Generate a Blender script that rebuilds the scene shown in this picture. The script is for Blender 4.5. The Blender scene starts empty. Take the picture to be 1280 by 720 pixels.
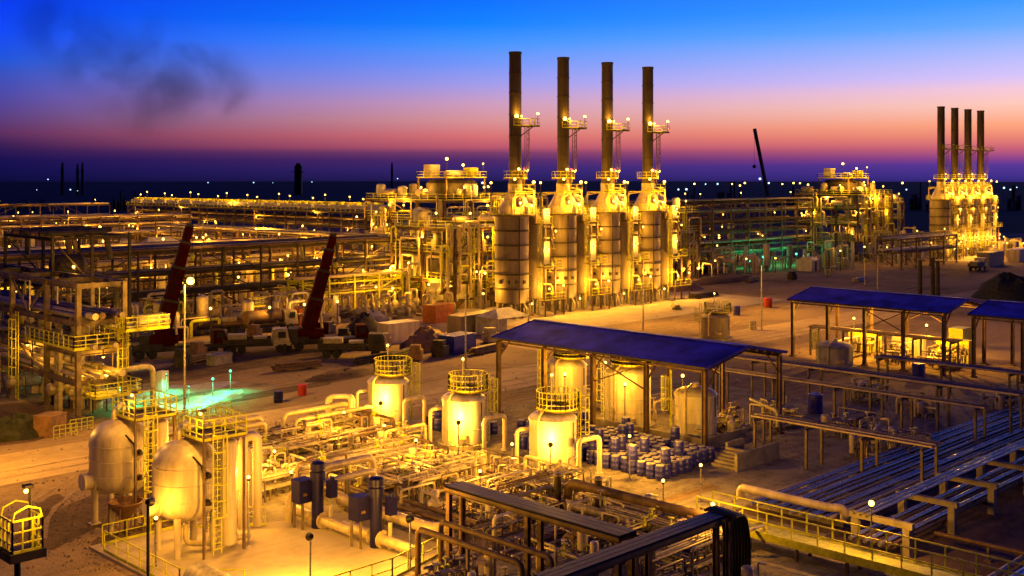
import bpy, math, random
from mathutils import Vector, Matrix
random.seed(7)
S = bpy.context.scene
COL = S.collection
R2 = math.sqrt(2.0)
CAMH = 21.0
F = 1400.0          # focal length in pixels of a 1280 px wide frame

# plant axes = world axes: x runs right-and-away from the camera, y runs left-and-away
def G(px, py, z=0.0):
    d = F*(CAMH-z)/(py-224.0); l = (px-640.0)*d/F
    return ((d+l)/R2, (d-l)/R2)
def DX(px, d):      # a point d metres ahead, at bearing of pixel column px
    l = (px-640.0)*d/F
    return ((d+l)/R2, (d-l)/R2)

# ------------------------------------------------------------------ mesh builder
def fillet(pts, rad, n=4):
    pts = [Vector(p) for p in pts]
    if len(pts) < 3 or rad <= 0: return pts
    out = [pts[0]]
    for i in range(1, len(pts)-1):
        p, a, b = pts[i], pts[i-1], pts[i+1]
        da, db = (a-p), (b-p)
        r = min(rad, da.length*0.49, db.length*0.49)
        A = p+da.normalized()*r; B = p+db.normalized()*r
        for k in range(n+1):
            t = k/n
            out.append(A*(1-t)**2+p*2*t*(1-t)+B*t*t)
    out.append(pts[-1])
    return out

class MB:
    def __init__(s, o=(0,0,0)):
        s.v = []; s.f = []; s.sm = []; s.o = Vector(o)
    def add(s, vs, fs, smooth=False):
        b = len(s.v)
        s.v += [tuple(Vector(v)) for v in vs]
        s.f += [tuple(b+i for i in f) for f in fs]
        s.sm += [smooth]*len(fs)
        return s
    def box(s, x0, x1, y0, y1, z0, z1):
        v = [(x,y,z) for z in (z0,z1) for y in (y0,y1) for x in (x0,x1)]
        return s.add(v, [(0,2,3,1),(4,5,7,6),(0,1,5,4),(2,6,7,3),(0,4,6,2),(1,3,7,5)])
    def cbox(s, c, sx, sy, sz):
        return s.box(c[0]-sx/2, c[0]+sx/2, c[1]-sy/2, c[1]+sy/2, c[2], c[2]+sz)
    def bar(s, p, q, w, h=None):
        h = h or w
        p, q = Vector(p), Vector(q); d = (q-p)
        if d.length < 1e-5: return s
        d.normalize()
        up = Vector((0,0,1)) if abs(d.z) < .95 else Vector((0,1,0))
        a = d.cross(up).normalized()*(w/2); b = a.cross(d).normalized()*(h/2)
        v = [p-a-b, p+a-b, p+a+b, p-a+b, q-a-b, q+a-b, q+a+b, q-a+b]
        return s.add(v, [(3,2,1,0),(4,5,6,7),(0,1,5,4),(1,2,6,5),(2,3,7,6),(3,0,4,7)])
    def ibeam(s, p, q, w, h):
        p, q = Vector(p), Vector(q); d = (q-p).normalized()
        up = Vector((0,0,1)) if abs(d.z) < .95 else Vector((0,1,0))
        a = d.cross(up).normalized(); b = a.cross(d).normalized()
        t = h*.1
        s.bar(p+b*(h/2-t/2), q+b*(h/2-t/2), w, t); s.bar(p-b*(h/2-t/2), q-b*(h/2-t/2), w, t)
        return s.bar(p, q, w*.15, h-2*t)
    def tube(s, pts, r, n=8, r2=None, cap=True, rad=0, bend=4):
        pts = fillet(pts, rad, bend) if rad else [Vector(p) for p in pts]
        N = len(pts); vs = []; fs = []
        t0 = (pts[1]-pts[0]).normalized()
        ref = Vector((0,0,1)) if abs(t0.z) < .9 else Vector((1,0,0))
        a = t0.cross(ref).normalized()
        for i, p in enumerate(pts):
            if i == 0: t = t0
            elif i == N-1: t = (pts[-1]-pts[-2]).normalized()
            else: t = ((pts[i]-pts[i-1]).normalized()+(pts[i+1]-pts[i]).normalized())
            if t.length < 1e-6: t = t0
            t = t.normalized()
            a = (a-t*a.dot(t))
            if a.length < 1e-6: a = t.orthogonal()
            a.normalize(); b = t.cross(a)
            rr = r if r2 is None else r+(r2-r)*i/(N-1)
            vs += [p+(a*math.cos(2*math.pi*k/n)+b*math.sin(2*math.pi*k/n))*rr for k in range(n)]
        for i in range(N-1):
            for k in range(n):
                k2 = (k+1)%n
                fs.append((i*n+k, i*n+k2, (i+1)*n+k2, (i+1)*n+k))
        s.add(vs, fs, n > 5)
        if cap:
            b = len(s.v)-len(vs)
            s.f += [tuple(b+k for k in reversed(range(n))), tuple(b+(N-1)*n+k for k in range(n))]; s.sm += [False, False]
        return s
    def lathe(s, prof, c=(0,0,0), n=20, smooth=True, axis='z'):
        vs = []; fs = []; c = Vector(c)
        for (r, z) in prof:
            for k in range(n):
                a = 2*math.pi*k/n
                q = (r*math.cos(a), r*math.sin(a), z)
                if axis == 'x': q = (q[2], q[0], q[1])
                elif axis == 'y': q = (q[1], q[2], q[0])
                vs.append(c+Vector(q))
        m = len(prof)
        for i in range(m-1):
            for k in range(n):
                k2 = (k+1)%n
                fs.append((i*n+k, i*n+k2, (i+1)*n+k2, (i+1)*n+k))
        s.add(vs, fs, smooth)
        b = len(s.v)-len(vs)
        if prof[0][0] > 1e-4: s.f.append(tuple(b+k for k in reversed(range(n)))); s.sm.append(False)
        if prof[-1][0] > 1e-4: s.f.append(tuple(b+(m-1)*n+k for k in range(n))); s.sm.append(False)
        return s
    def cyl(s, c, r, h, n=16, axis='z'):
        return s.lathe([(r,0),(r,h)], c, n, True, axis)
    def vessel(s, c, r, h, n=24, axis='z', dome=.5):
        # cylinder with elliptical heads, total length h
        dh = r*dome; pr = []
        for k in range(6): a = math.pi/2*(1-k/5); pr.append((max(r*math.cos(a), 1e-5), dh-dh*math.sin(a)))
        for k in range(6): a = math.pi/2*(k/5); pr.append((max(r*math.cos(a), 1e-5), h-dh+dh*math.sin(a)))
        return s.lathe(pr, c, n, True, axis)
    def sphere(s, c, r, n=10):
        pr = [(max(r*math.sin(math.pi*k/(n//2+1)), 1e-5), -r*math.cos(math.pi*k/(n//2+1))) for k in range(n//2+2)]
        return s.lathe(pr, c, n)
    def poly(s, pts, z0, z1):       # prism of a plan outline
        n = len(pts)
        v = [(x,y,z0) for x,y in pts]+[(x,y,z1) for x,y in pts]
        f = [tuple(reversed(range(n))), tuple(range(n,2*n))]
        f += [(i,(i+1)%n,n+(i+1)%n,n+i) for i in range(n)]
        return s.add(v, f)
    def rail(s, path, h=1.1, w=.05, step=1.5, mid=1, kick=True):
        path = [Vector(p) for p in path]
        for a, b in zip(path, path[1:]):
            L = (b-a).length; n = max(1, round(L/step)); up = Vector((0,0,1))
            for k in range(n+1):
                p = a.lerp(b, k/n); s.bar(p, p+up*h, w, w)
            s.bar(a+up*h, b+up*h, w, w)
            for m in range(mid): s.bar(a+up*h*(m+1)/(mid+1), b+up*h*(m+1)/(mid+1), w*.8, w*.8)
            if kick: s.bar(a+up*.08, b+up*.08, w*.4, .15)
        return s
    def ring_rail(s, c, r, h=1.1, n=14, a0=0, a1=2*math.pi, w=.05, mid=1):
        P = [Vector((c[0]+r*math.cos(a0+(a1-a0)*k/n), c[1]+r*math.sin(a0+(a1-a0)*k/n), c[2])) for k in range(n+1)]
        return s.rail(P, h, w, 10, mid)
    def ladder(s, x, y, z0, z1, ax=0.0, cage=True, w=.5, t=.05, cr=.42):
        # ladder with its climbing side facing angle ax, and a hoop cage
        d = Vector((math.cos(ax), math.sin(ax), 0)); e = Vector((-d.y, d.x, 0)); o = Vector((x,y,0))
        for q in (-1,1): s.bar(o+e*q*w/2+Vector((0,0,z0)), o+e*q*w/2+Vector((0,0,z1)), t, t)
        z = z0+.3
        while z < z1: s.bar(o-e*w/2+Vector((0,0,z)), o+e*w/2+Vector((0,0,z)), t*.7); z += .33
        if cage and z1-z0 > 2.6:
            z = z0+2.2; H = []
            while z <= z1+.01: H.append(z); z += .9
            A = [-1.5,-.8,0,.8,1.5]
            pt = lambda a, z: o+d*(cr*math.cos(a)+.28)+e*(cr*math.sin(a))+Vector((0,0,z))
            for z in H:
                for a, b in zip(A, A[1:]): s.bar(pt(a,z), pt(b,z), t, t)
            for a in A: s.bar(pt(a,H[0]), pt(a,H[-1]), t*.7, t*.7)
        return s
    def build(s, name, mat, parent=None, loc=None):
        if not s.f: return None
        me = bpy.data.meshes.new(name)
        me.from_pydata(s.v, [], s.f); me.update()
        me.polygons.foreach_set('use_smooth', s.sm); me.set_sharp_from_angle(angle=math.radians(38))
        me.materials.append(mat)
        ob = bpy.data.objects.new(name, me); COL.objects.link(ob)
        if parent is not None: ob.parent = parent
        if loc is not None: ob.location = loc
        return ob

def tag(o, label, cat, group=None, kind=None):
    if label: o['label'] = label
    if cat: o['category'] = cat
    if group: o['group'] = group
    if kind: o['kind'] = kind
    return o
def thing(name, label, cat, loc=(0,0,0), group=None, rz=0.0):
    o = bpy.data.objects.new(name, None); COL.objects.link(o)
    o.empty_display_size = .3
    o.location = loc; o.rotation_euler = (0,0,rz)
    return tag(o, label, cat, group)
def solo(mb, name, mat, label, cat, loc=(0,0,0), group=None, rz=0):
    o = mb.build(name, mat); o.location = loc; o.rotation_euler = (0,0,rz)
    return tag(o, label, cat, group)
def struct(mb, name, mat):
    o = mb.build(name, mat); o['kind'] = 'structure'; return o
def kids(o): return [c for c in bpy.data.objects if c.parent is o]
CH = {}
def dup(root, loc, label, rz=None):
    if root.name not in CH:
        CH[root.name] = [(c, kids(c)) for c in kids(root)]
    r = root.copy(); COL.objects.link(r); r.location = loc
    if rz is not None: r.rotation_euler = (0,0,rz)
    r['label'] = label
    for c, gs in CH[root.name]:
        k = c.copy(); COL.objects.link(k); k.parent = r
        for g in gs:
            q = g.copy(); COL.objects.link(q); q.parent = k
    return r
ORD = ['first','second','third','fourth','fifth','sixth','seventh','eighth','ninth','tenth','eleventh','twelfth','thirteenth',
 'fourteenth','fifteenth','sixteenth','seventeenth','eighteenth','nineteenth','twentieth','twenty-first','twenty-second','twenty-third','twenty-fourth',
 'twenty-fifth','twenty-sixth','twenty-seventh','twenty-eighth','twenty-ninth','thirtieth']

# ------------------------------------------------------------------ materials
def lin(c): return tuple(((x/255)/12.92 if x/255 <= .04045 else ((x/255+.055)/1.055)**2.4) for x in c)
def mat(name, col, rough=.6, metal=0.0, var=.25, scale=1.5, bump=.0, bscale=12., streak=False, col2=None):
    m = bpy.data.materials.new(name); m.use_nodes = True
    nt = m.node_tree; N = nt.nodes; Lk = nt.links
    bs = N['Principled BSDF']; bs.inputs['Roughness'].default_value = rough; bs.inputs['Metallic'].default_value = metal
    tc = N.new('ShaderNodeTexCoord'); mp = N.new('ShaderNodeMapping')
    geo = N.new('ShaderNodeObjectInfo')
    va = N.new('ShaderNodeVectorMath'); va.operation = 'MULTIPLY_ADD'
    Lk.new(geo.outputs['Random'], va.inputs[0]); va.inputs[1].default_value = (37,53,71); Lk.new(tc.outputs['Object'], va.inputs[2])
    if streak: mp.inputs['Scale'].default_value = (1,1,.12)
    Lk.new(va.outputs[0], mp.inputs['Vector'])
    no = N.new('ShaderNodeTexNoise'); no.inputs['Scale'].default_value = scale; no.inputs['Detail'].default_value = 5; no.inputs['Roughness'].default_value = .65
    Lk.new(mp.outputs[0], no.inputs['Vector'])
    rp = N.new('ShaderNodeValToRGB')
    c2 = col2 or tuple(x*(1-var*1.6) for x in col)
    c1 = tuple(min(1, x*(1+var*.5)) for x in col)
    rp.color_ramp.elements[0].position = .32; rp.color_ramp.elements[0].color = (*c2,1)
    rp.color_ramp.elements[1].position = .62; rp.color_ramp.elements[1].color = (*c1,1)
    Lk.new(no.outputs['Fac'], rp.inputs['Fac']); Lk.new(rp.outputs['Color'], bs.inputs['Base Color'])
    mr = N.new('ShaderNodeMapRange'); mr.inputs['To Min'].default_value = min(1,rough+.15); mr.inputs['To Max'].default_value = max(.05,rough-.12)
    Lk.new(no.outputs['Fac'], mr.inputs['Value']); Lk.new(mr.outputs[0], bs.inputs['Roughness'])
    if bump:
        n2 = N.new('ShaderNodeTexNoise'); n2.inputs['Scale'].default_value = bscale; n2.inputs['Detail'].default_value = 6
        Lk.new(tc.outputs['Object'], n2.inputs['Vector'])
        bp = N.new('ShaderNodeBump'); bp.inputs['Strength'].default_value = bump; bp.inputs['Distance'].default_value = .1
        Lk.new(n2.outputs['Fac'], bp.inputs['Height']); Lk.new(bp.outputs[0], bs.inputs['Normal'])
    return m
def emit(name, col, st):
    m = bpy.data.materials.new(name); m.use_nodes = True
    nt = m.node_tree; nt.nodes.clear()
    e = nt.nodes.new('ShaderNodeEmission'); e.inputs[0].default_value = (*col,1); e.inputs[1].default_value = st
    o = nt.nodes.new('ShaderNodeOutputMaterial'); nt.links.new(e.outputs[0], o.inputs[0])
    m.cycles.emission_sampling = 'NONE'
    return m
M = dict(
 steel = mat('painted_steel', (.17,.13,.10), .55, 0, .35, 1.2),
 rust = mat('brown_primer_steel', (.14,.085,.055), .65, 0, .35, 1.5),
 dark = mat('dark_steel', (.045,.036,.036), .6, 0, .35, 1.5),
 black = mat('black_sheath', (.012,.012,.016), .45, 0, .3, 2),
 white = mat('white_tank_paint', (.72,.70,.66), .38, 0, .12, 1.6, streak=True, col2=(.42,.35,.27)),
 cream = mat('cream_vessel_paint', (.62,.56,.50), .42, 0, .15, 1.5, streak=True, col2=(.40,.32,.25)),
 clad = mat('pale_pipe_cladding', (.60,.50,.34), .42, .1, .2, 2.5),
 cladr = mat('dull_cladding', (.34,.30,.25), .5, .1, .3, 2.5),
 yellow = mat('yellow_safety_paint', (.60,.62,.03), .5, 0, .2, 3),
 shell = mat('grey_furnace_shell', (.30,.25,.20), .55, .15, .25, .6, streak=True),
 stack = mat('weathered_stack_steel', (.085,.066,.055), .6, .25, .35, .7, streak=True),
 conc = mat('grey_concrete', (.30,.27,.23), .85, 0, .25, 1.2, .25, 9),
 blue = mat('blue_roof_sheet', (.09,.07,.72), .42, .1, .42, .35),
 bplas = mat('blue_plastic', (.03,.03,.42), .4, 0, .2, 2),
 purple = mat('dark_violet_enamel', (.012,.010,.12), .38, 0, .2, 3),
 red = mat('red_crane_paint', (.055,.003,.002), .85, 0, .3, 1.5),
 orange = mat('orange_paint', (.50,.12,.02), .5, 0, .25, 2),
 tarp = mat('brown_tarpaulin', (.25,.14,.08), .75, 0, .3, 1.5, .5, 3),
 tarpw = mat('grey_white_sheet', (.42,.40,.44), .75, 0, .25, .8, .5, 2),
 tray = mat('violet_grey_tray_cover', (.016,.014,.034), .35, 0, .12, .6),
 galv = mat('galvanised_steel', (.46,.46,.52), .28, .7, .2, 3),
 rubber = mat('black_rubber', (.015,.015,.015), .8, 0, .2, 4),
 glass = mat('cab_glass', (.02,.025,.035), .08, 0, .1, 4),
 soil = mat('dark_damp_soil', (.13,.085,.055), .95, 0, .4, .35, .6, 2.5),
 leafd = mat('dark_scrub', (.03,.035,.02), .9, 0, .4, 2),
 white2 = mat('white_sheet_metal', (.66,.65,.64), .5, 0, .15, 1),
)
SOD = (1.0, .425, .026)
M['red'].node_tree.nodes['Principled BSDF'].inputs['Specular IOR Level'].default_value = .08
M['purple'].node_tree.nodes['Principled BSDF'].inputs['Specular IOR Level'].default_value = .2
for k_, v_ in (('tray',.12),('blue',.2),('black',.2),('dark',.25)): M[k_].node_tree.nodes['Principled BSDF'].inputs['Specular IOR Level'].default_value = v_
M['bulb'] = emit('sodium_lamp_glow', (1.0,.56,.09), 9)
M['bulbw'] = emit('white_lamp_glow', (.45,.72,1.0), 3)
M['bulbg'] = emit('green_lamp_glow', (.12,1.0,.50), 3)
M['bulbr'] = emit('red_lamp_glow', (1.0,.05,.03), 6)

def light(loc, power, col=SOD, rad=.12, parent=None):
    d = bpy.data.lights.new('lamp_light', 'POINT'); d.energy = power*LK; d.color = col; d.shadow_soft_size = rad
    o = bpy.data.objects.new('lamp_light', d); COL.objects.link(o); o.location = loc
    if parent: o.parent = parent
    return o
LK = 1.5
def spot(loc, aim, power, deg, parent=None, col=SOD):
    d = bpy.data.lights.new('floodlight_beam', 'SPOT'); d.energy = power*LK; d.color = col; d.shadow_soft_size = .25
    d.spot_size = math.radians(deg); d.spot_blend = .6
    o = bpy.data.objects.new('floodlight_beam', d); COL.objects.link(o); o.location = loc
    o.rotation_euler = Vector(aim).to_track_quat('-Z','Y').to_euler()
    if parent: o.parent = parent
    return o

# ------------------------------------------------------------------ camera, sky, render
cd = bpy.data.cameras.new('camera'); cam = bpy.data.objects.new('camera', cd); COL.objects.link(cam)
cam.location = (0,0,CAMH)
cam.rotation_euler = (math.radians(90), 0, math.radians(-45))
cd.sensor_width = 36.0; cd.lens = 36.0*F/1280.0; cd.shift_y = -(360-224)/1280.0
cd.clip_start = .5; cd.clip_end = 20000
S.camera = cam

w = bpy.data.worlds.new('World'); S.world = w; w.use_nodes = True
nt = w.node_tree; N = nt.nodes; Lk = nt.links
bg = N['Background']; out = N['World Output']
tc = N.new('ShaderNodeTexCoord'); sp = N.new('ShaderNodeSeparateXYZ'); Lk.new(tc.outputs['Generated'], sp.inputs[0])
def ramp(stops):
    r = N.new('ShaderNodeValToRGB'); e = r.color_ramp.elements
    r.color_ramp.interpolation = 'LINEAR'
    while len(e) < len(stops): e.new(1.0)
    for el, (p, c) in zip(e, stops): el.position = p; el.color = (*lin(c), 1)
    return r
# elevation: sin(elev) mapped so 0..0.5 -> 0.1..1
mr = N.new('ShaderNodeMapRange'); mr.inputs['From Min'].default_value = -.04; mr.inputs['From Max'].default_value = .36
Lk.new(sp.outputs['Z'], mr.inputs['Value'])
def pos(y, k=1.0):   # elevation angle written as the row it has in a 720 row frame -> ramp position
    t = (224-y)/(1400.0*k); q = t/math.sqrt(1+t*t); return (q+.04)/.40
def sky(rows, k, hi, top):
    st = [(0,(6,5,22)),(pos(232,k),tuple(c*.6 for c in rows[0][1]))]+[(pos(y,k),c) for y,c in rows]+[(.7,hi),(1,top)]
    return ramp(st)
rl = sky([(222,(12,12,66)),(200,(16,14,80)),(180,(45,25,85)),(165,(85,42,97)),(150,(80,54,122)),(120,(65,66,166)),(90,(40,76,192)),(75,(8,80,215)),(40,(0,66,246)),(0,(0,50,240))], 1.094, (2,36,170), (3,16,90))
rm = sky([(222,(40,30,92)),(212,(52,36,108)),(200,(76,40,106)),(191,(118,58,106)),(184,(186,86,110)),(170,(216,112,116)),(150,(216,146,152)),(130,(205,155,190)),(105,(160,155,235)),(80,(115,150,250)),(55,(66,148,255)),(30,(6,130,255)),(0,(0,112,255))], 1.0, (4,58,195), (4,22,100))
rr = sky([(222,(60,46,136)),(206,(85,55,152)),(198,(140,66,140)),(185,(202,97,120)),(170,(236,136,116)),(155,(255,166,128)),(130,(255,200,185)),(110,(245,200,220)),(95,(215,195,250)),(60,(165,185,255)),(30,(100,170,255)),(0,(60,154,255))], 1.094, (8,84,215), (4,28,110))
for r in (rl, rm, rr): Lk.new(mr.outputs[0], r.inputs[0])
# azimuth: the afterglow lies towards the right of the view
dp = N.new('ShaderNodeVectorMath'); dp.operation = 'DOT_PRODUCT'
Lk.new(tc.outputs['Generated'], dp.inputs[0]); dp.inputs[1].default_value = (1/R2, -1/R2, 0)
def mapr(a0, a1):
    m = N.new('ShaderNodeMapRange'); m.inputs['From Min'].default_value = a0; m.inputs['From Max'].default_value = a1
    Lk.new(dp.outputs['Value'], m.inputs['Value']); return m
ma, mb_ = mapr(-.43, -.03), mapr(-.03, .41)
mx0 = N.new('ShaderNodeMix'); mx0.data_type = 'RGBA'
Lk.new(ma.outputs[0], mx0.inputs['Factor']); Lk.new(rl.outputs[0], mx0.inputs['A']); Lk.new(rm.outputs[0], mx0.inputs['B'])
mx = N.new('ShaderNodeMix'); mx.data_type = 'RGBA'
Lk.new(mb_.outputs[0], mx.inputs['Factor']); Lk.new(mx0.outputs['Result'], mx.inputs['A']); Lk.new(rr.outputs[0], mx.inputs['B'])
# the night side behind the camera and the zenith are much darker than the afterglow
db = N.new('ShaderNodeVectorMath'); db.operation = 'DOT_PRODUCT'
Lk.new(tc.outputs['Generated'], db.inputs[0]); db.inputs[1].default_value = (.86, .5, 0)
m3 = N.new('ShaderNodeMapRange'); m3.interpolation_type = 'SMOOTHSTEP'
m3.inputs['From Min'].default_value = -.5; m3.inputs['From Max'].default_value = .80; m3.inputs['To Min'].default_value = .05
Lk.new(db.outputs['Value'], m3.inputs['Value'])
m4 = N.new('ShaderNodeMapRange'); m4.inputs['From Min'].default_value = .36; m4.inputs['From Max'].default_value = .9
Lk.new(sp.outputs['Z'], m4.inputs['Value'])
mz = N.new('ShaderNodeMix'); mz.data_type = 'RGBA'
Lk.new(m4.outputs[0], mz.inputs['Factor']); mz.inputs['B'].default_value = (.008,.009,.13,1)
ms = N.new('ShaderNodeVectorMath'); ms.operation = 'SCALE'
Lk.new(mx.outputs['Result'], ms.inputs[0]); Lk.new(m3.outputs[0], ms.inputs['Scale'])
Lk.new(ms.outputs[0], mz.inputs['A'])
Lk.new(mz.outputs['Result'], bg.inputs[0]); bg.inputs[1].default_value = 1.0
sk = N.new('ShaderNodeTexSky'); sk.sky_type = 'NISHITA'; sk.sun_disc = False
sk.sun_elevation = math.radians(-4); sk.sun_rotation = math.radians(75)
b2 = N.new('ShaderNodeBackground'); Lk.new(sk.outputs[0], b2.inputs[0]); b2.inputs[1].default_value = .05
ad = N.new('ShaderNodeAddShader'); Lk.new(bg.outputs[0], ad.inputs[0]); Lk.new(b2.outputs[0], ad.inputs[1]); Lk.new(ad.outputs[0], out.inputs[0])

vs = S.view_settings; vs.view_transform = 'Standard'; vs.look = 'None'; vs.exposure = 0; vs.gamma = 1; vs.use_curve_mapping = False
S.render.engine = 'CYCLES'
cy = S.cycles; cy.use_denoising = True; cy.sample_clamp_indirect = 3.0; cy.max_bounces = 3; cy.diffuse_bounces = 1; cy.glossy_bounces = 1
cy.transmission_bounces = 2; cy.volume_bounces = 0; cy.use_light_tree = True; cy.caustics_reflective = False; cy.caustics_refractive = False
# ================================================================== SETTING
def sandmat(name, c1, c2, sc, bump=.5, fine=6.0):
    m = bpy.data.materials.new(name); m.use_nodes = True
    nt = m.node_tree; N = nt.nodes; Lk = nt.links; bs = N['Principled BSDF']; bs.inputs['Roughness'].default_value = .95
    bs.inputs['Specular IOR Level'].default_value = .15
    tc = N.new('ShaderNodeTexCoord')
    def noise(s, d, scl=None):
        n = N.new('ShaderNodeTexNoise'); n.inputs['Scale'].default_value = s; n.inputs['Detail'].default_value = d; n.inputs['Roughness'].default_value = .6
        if scl:
            mp = N.new('ShaderNodeMapping'); mp.inputs['Scale'].default_value = scl; Lk.new(tc.outputs['Object'], mp.inputs[0]); Lk.new(mp.outputs[0], n.inputs['Vector'])
        else: Lk.new(tc.outputs['Object'], n.inputs['Vector'])
        return n
    a = noise(sc, 6); b = noise(fine*.25, 6); tr = noise(.9, 4, (.03,1.8,1))
    mm = N.new('ShaderNodeMath'); mm.operation = 'MULTIPLY_ADD'; Lk.new(b.outputs['Fac'], mm.inputs[0]); mm.inputs[1].default_value = .45; Lk.new(a.outputs['Fac'], mm.inputs[2])
    m3 = N.new('ShaderNodeMath'); m3.operation = 'MULTIPLY_ADD'; Lk.new(tr.outputs['Fac'], m3.inputs[0]); m3.inputs[1].default_value = .42; Lk.new(mm.outputs[0], m3.inputs[2])
    rp = N.new('ShaderNodeValToRGB'); rp.color_ramp.elements[0].position = .70; rp.color_ramp.elements[0].color = (*c2,1)
    rp.color_ramp.elements[1].position = 1.0; rp.color_ramp.elements[1].color = (*c1,1)
    Lk.new(m3.outputs[0], rp.inputs[0]); Lk.new(rp.outputs[0], bs.inputs['Base Color'])
    n2 = noise(fine, 8); bp = N.new('ShaderNodeBump'); bp.inputs['Strength'].default_value = bump; bp.inputs['Distance'].default_value = .12
    Lk.new(n2.outputs['Fac'], bp.inputs['Height']); Lk.new(bp.outputs[0], bs.inputs['Normal'])
    return m
m_desert = sandmat('dark_desert', (.05,.045,.04), (.025,.024,.022), .01)
m_sand = sandmat('yard_sand', (.32,.235,.16), (.13,.09,.06), .06, .6, 5)
m_road = sandmat('compacted_road_sand', (.50,.385,.25), (.30,.22,.14), .10, .25, 3)
m_gravel = sandmat('gravel', (.30,.27,.24), (.12,.10,.09), .5, .9, 14)
m_soil_shade = sandmat('dark_soil_and_shade', (.15,.10,.07), (.06,.04,.028), .35, 1.0, 3)
m_pad = sandmat('pale_concrete_pad', (.46,.40,.33), (.34,.29,.23), .3, .12, 6)

def sheet(name, m, pts, z):
    b = MB(); b.add([(x,y,z) for x,y in pts], [tuple(range(len(pts)))]); return struct(b, name, m)
def blob(cx, cy, rx, ry, n=36, j=.25, rot=0):
    P = []; ph = [random.random()*6.28 for _ in range(5)]
    for k in range(n):
        a = 2*math.pi*k/n; r = 1+j*(math.sin(2*a+ph[0])*.4+math.sin(3*a+ph[1])*.35+math.sin(5*a+ph[2])*.25+math.sin(9*a+ph[3])*.15+math.sin(14*a+ph[4])*.1)
        x, y = rx*r*math.cos(a), ry*r*math.sin(a)
        P.append((cx+x*math.cos(rot)-y*math.sin(rot), cy+x*math.sin(rot)+y*math.cos(rot)))
    return P
sheet('ground', m_desert, [(-9000,-9000),(9000,-9000),(9000,9000),(-9000,9000)], -.012)
sheet('yard', m_sand, [(-70,-90),(260,-110),(460,-40),(440,300),(300,470),(60,470),(-70,200)], -.004)
sheet('road', m_road, [(-60,79.2),(20,79),(60,79.3),(100,79),(150,79.4),(230,79),(300,79),(300,87.6),(230,88),(150,87.6),(100,88.4),(60,87.5),(20,88),(-60,88)], 0)
sheet('road', m_road, [(99,88.4),(108,88),(109.5,140),(109,190),(101,190),(100.5,140)], .0005)
sheet('apron', m_pad, [(113.5,104),(172,104),(172,134),(113.5,134)], .004)
sheet('apron', m_pad, [(284,112),(350,112),(350,146),(284,146)], .004)
sheet('process_paving', m_gravel, [(33.6,50),(33.6,76),(64,76),(64,45),(52,45),(47,50)], .004)
sheet('gravel_bed', m_gravel, [(40,26),(130,26),(130,46),(96,46),(96,74),(64.2,74),(64.2,44),(40,44)], .002)
sheet('soil_and_shade_patch', m_soil_shade, blob(*G(132,628), 9.5, 2.6, rot=math.radians(42), j=.35), .006)
sheet('soil_and_shade_patch', m_soil_shade, blob(*G(205,655), 4.8, 1.5, rot=math.radians(20), j=.4), .008)
sheet('soil_and_shade_patch', m_soil_shade, blob(*G(60,650), 5, 1.2, rot=math.radians(60), j=.4), .007)
sheet('soil_and_shade_patch', m_soil_shade, blob(*G(300,452), 15, 6, rot=math.radians(10), j=.3), .006)
sheet('soil_and_shade_patch', m_soil_shade, blob(*G(330,492), 12, 1.4, rot=math.radians(2), j=.4), .007)
sheet('soil_and_shade_patch', m_soil_shade, blob(*G(60,520), 12, 8, j=.3), .006)
sheet('gravel_patch', m_gravel, blob(*G(225,493), 9, 6, j=.3), .009)
sheet('soil_and_shade_patch', m_soil_shade, [(60,33.7),(60,40.3),(175,40.3),(175,33.7)], .008)  # shade in the pipeway gaps, painted as a dark sheet under the pipes

M['stone'] = mat('loose_stone', (.20,.15,.11), .95)
# tyre tracks pressed into the sand
def track(pts, wd=.34, gap=1.9, z=.0125):
    P = fillet([(x,y,0) for x,y in pts], 12, 8)
    for sgn in (-1,1):
        v = []
        for i, p in enumerate(P):
            t = (P[min(i+1,len(P)-1)]-P[max(i-1,0)]).normalized(); n = Vector((-t.y,t.x,0)); c = p+n*sgn*gap/2
            j = .08*math.sin(i*1.7+sgn)
            v += [tuple(c+n*(wd/2+j)+Vector((0,0,z))), tuple(c-n*(wd/2-j)+Vector((0,0,z)))]
        b = MB().add(v, [(2*i,2*i+1,2*i+3,2*i+2) for i in range(len(P)-1)]); struct(b, 'tyre_track', m_track)
m_track = sandmat('pressed_sand', (.40,.30,.20), (.20,.145,.095), .5, .8, 9)
track([(-50,81.6),(20,81.8),(60,81.4),(100,82),(150,81.5),(230,82)])
track([(60,85),(78,90),(92,100),(97,112)], z=.0165); track([(104,170),(104.5,110),(103,96),(118,84)], z=.0165); track([(52,97),(64,99),(80,96),(96,84)], z=.0205)
track([(115,100),(140,96),(168,100),(200,112),(240,116)]); track([(130,90),(150,98),(185,96),(230,100)], z=.0165); track([(98,66),(106,74),(112,84)], z=.0205); track([(26,66),(29,72),(36,78.4)], z=.0165)
# loose stones and clods all over the yard, nobody could count them
_rs = random.Random(11); b = MB()
for k in range(5200):
    q = _rs.random()
    if q < .5: px, py = _rs.uniform(0,1280), _rs.uniform(380,640); u, v = G(px,py)
    elif q < .75: u, v = G(_rs.gauss(150,60), _rs.uniform(600,715))
    else: u, v = _rs.uniform(62,100), _rs.uniform(44,84)
    s_ = _rs.choice((.03,.04,.05,.06,.08,.13)); z = .0
    vv = [(u+s_*_rs.uniform(.6,1.2)*math.cos(a+.3), v+s_*_rs.uniform(.6,1.2)*math.sin(a+.3), z) for a in (0,1.3,2.5,3.8,5.0)]
    b.add(vv+[(u+s_*_rs.uniform(-.3,.3), v+s_*_rs.uniform(-.3,.3), z+s_*_rs.uniform(.5,1.0))], [(i,(i+1)%5,5) for i in range(5)])
o = b.build('loose_stones', M['stone']); o['kind'] = 'stuff'
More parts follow.
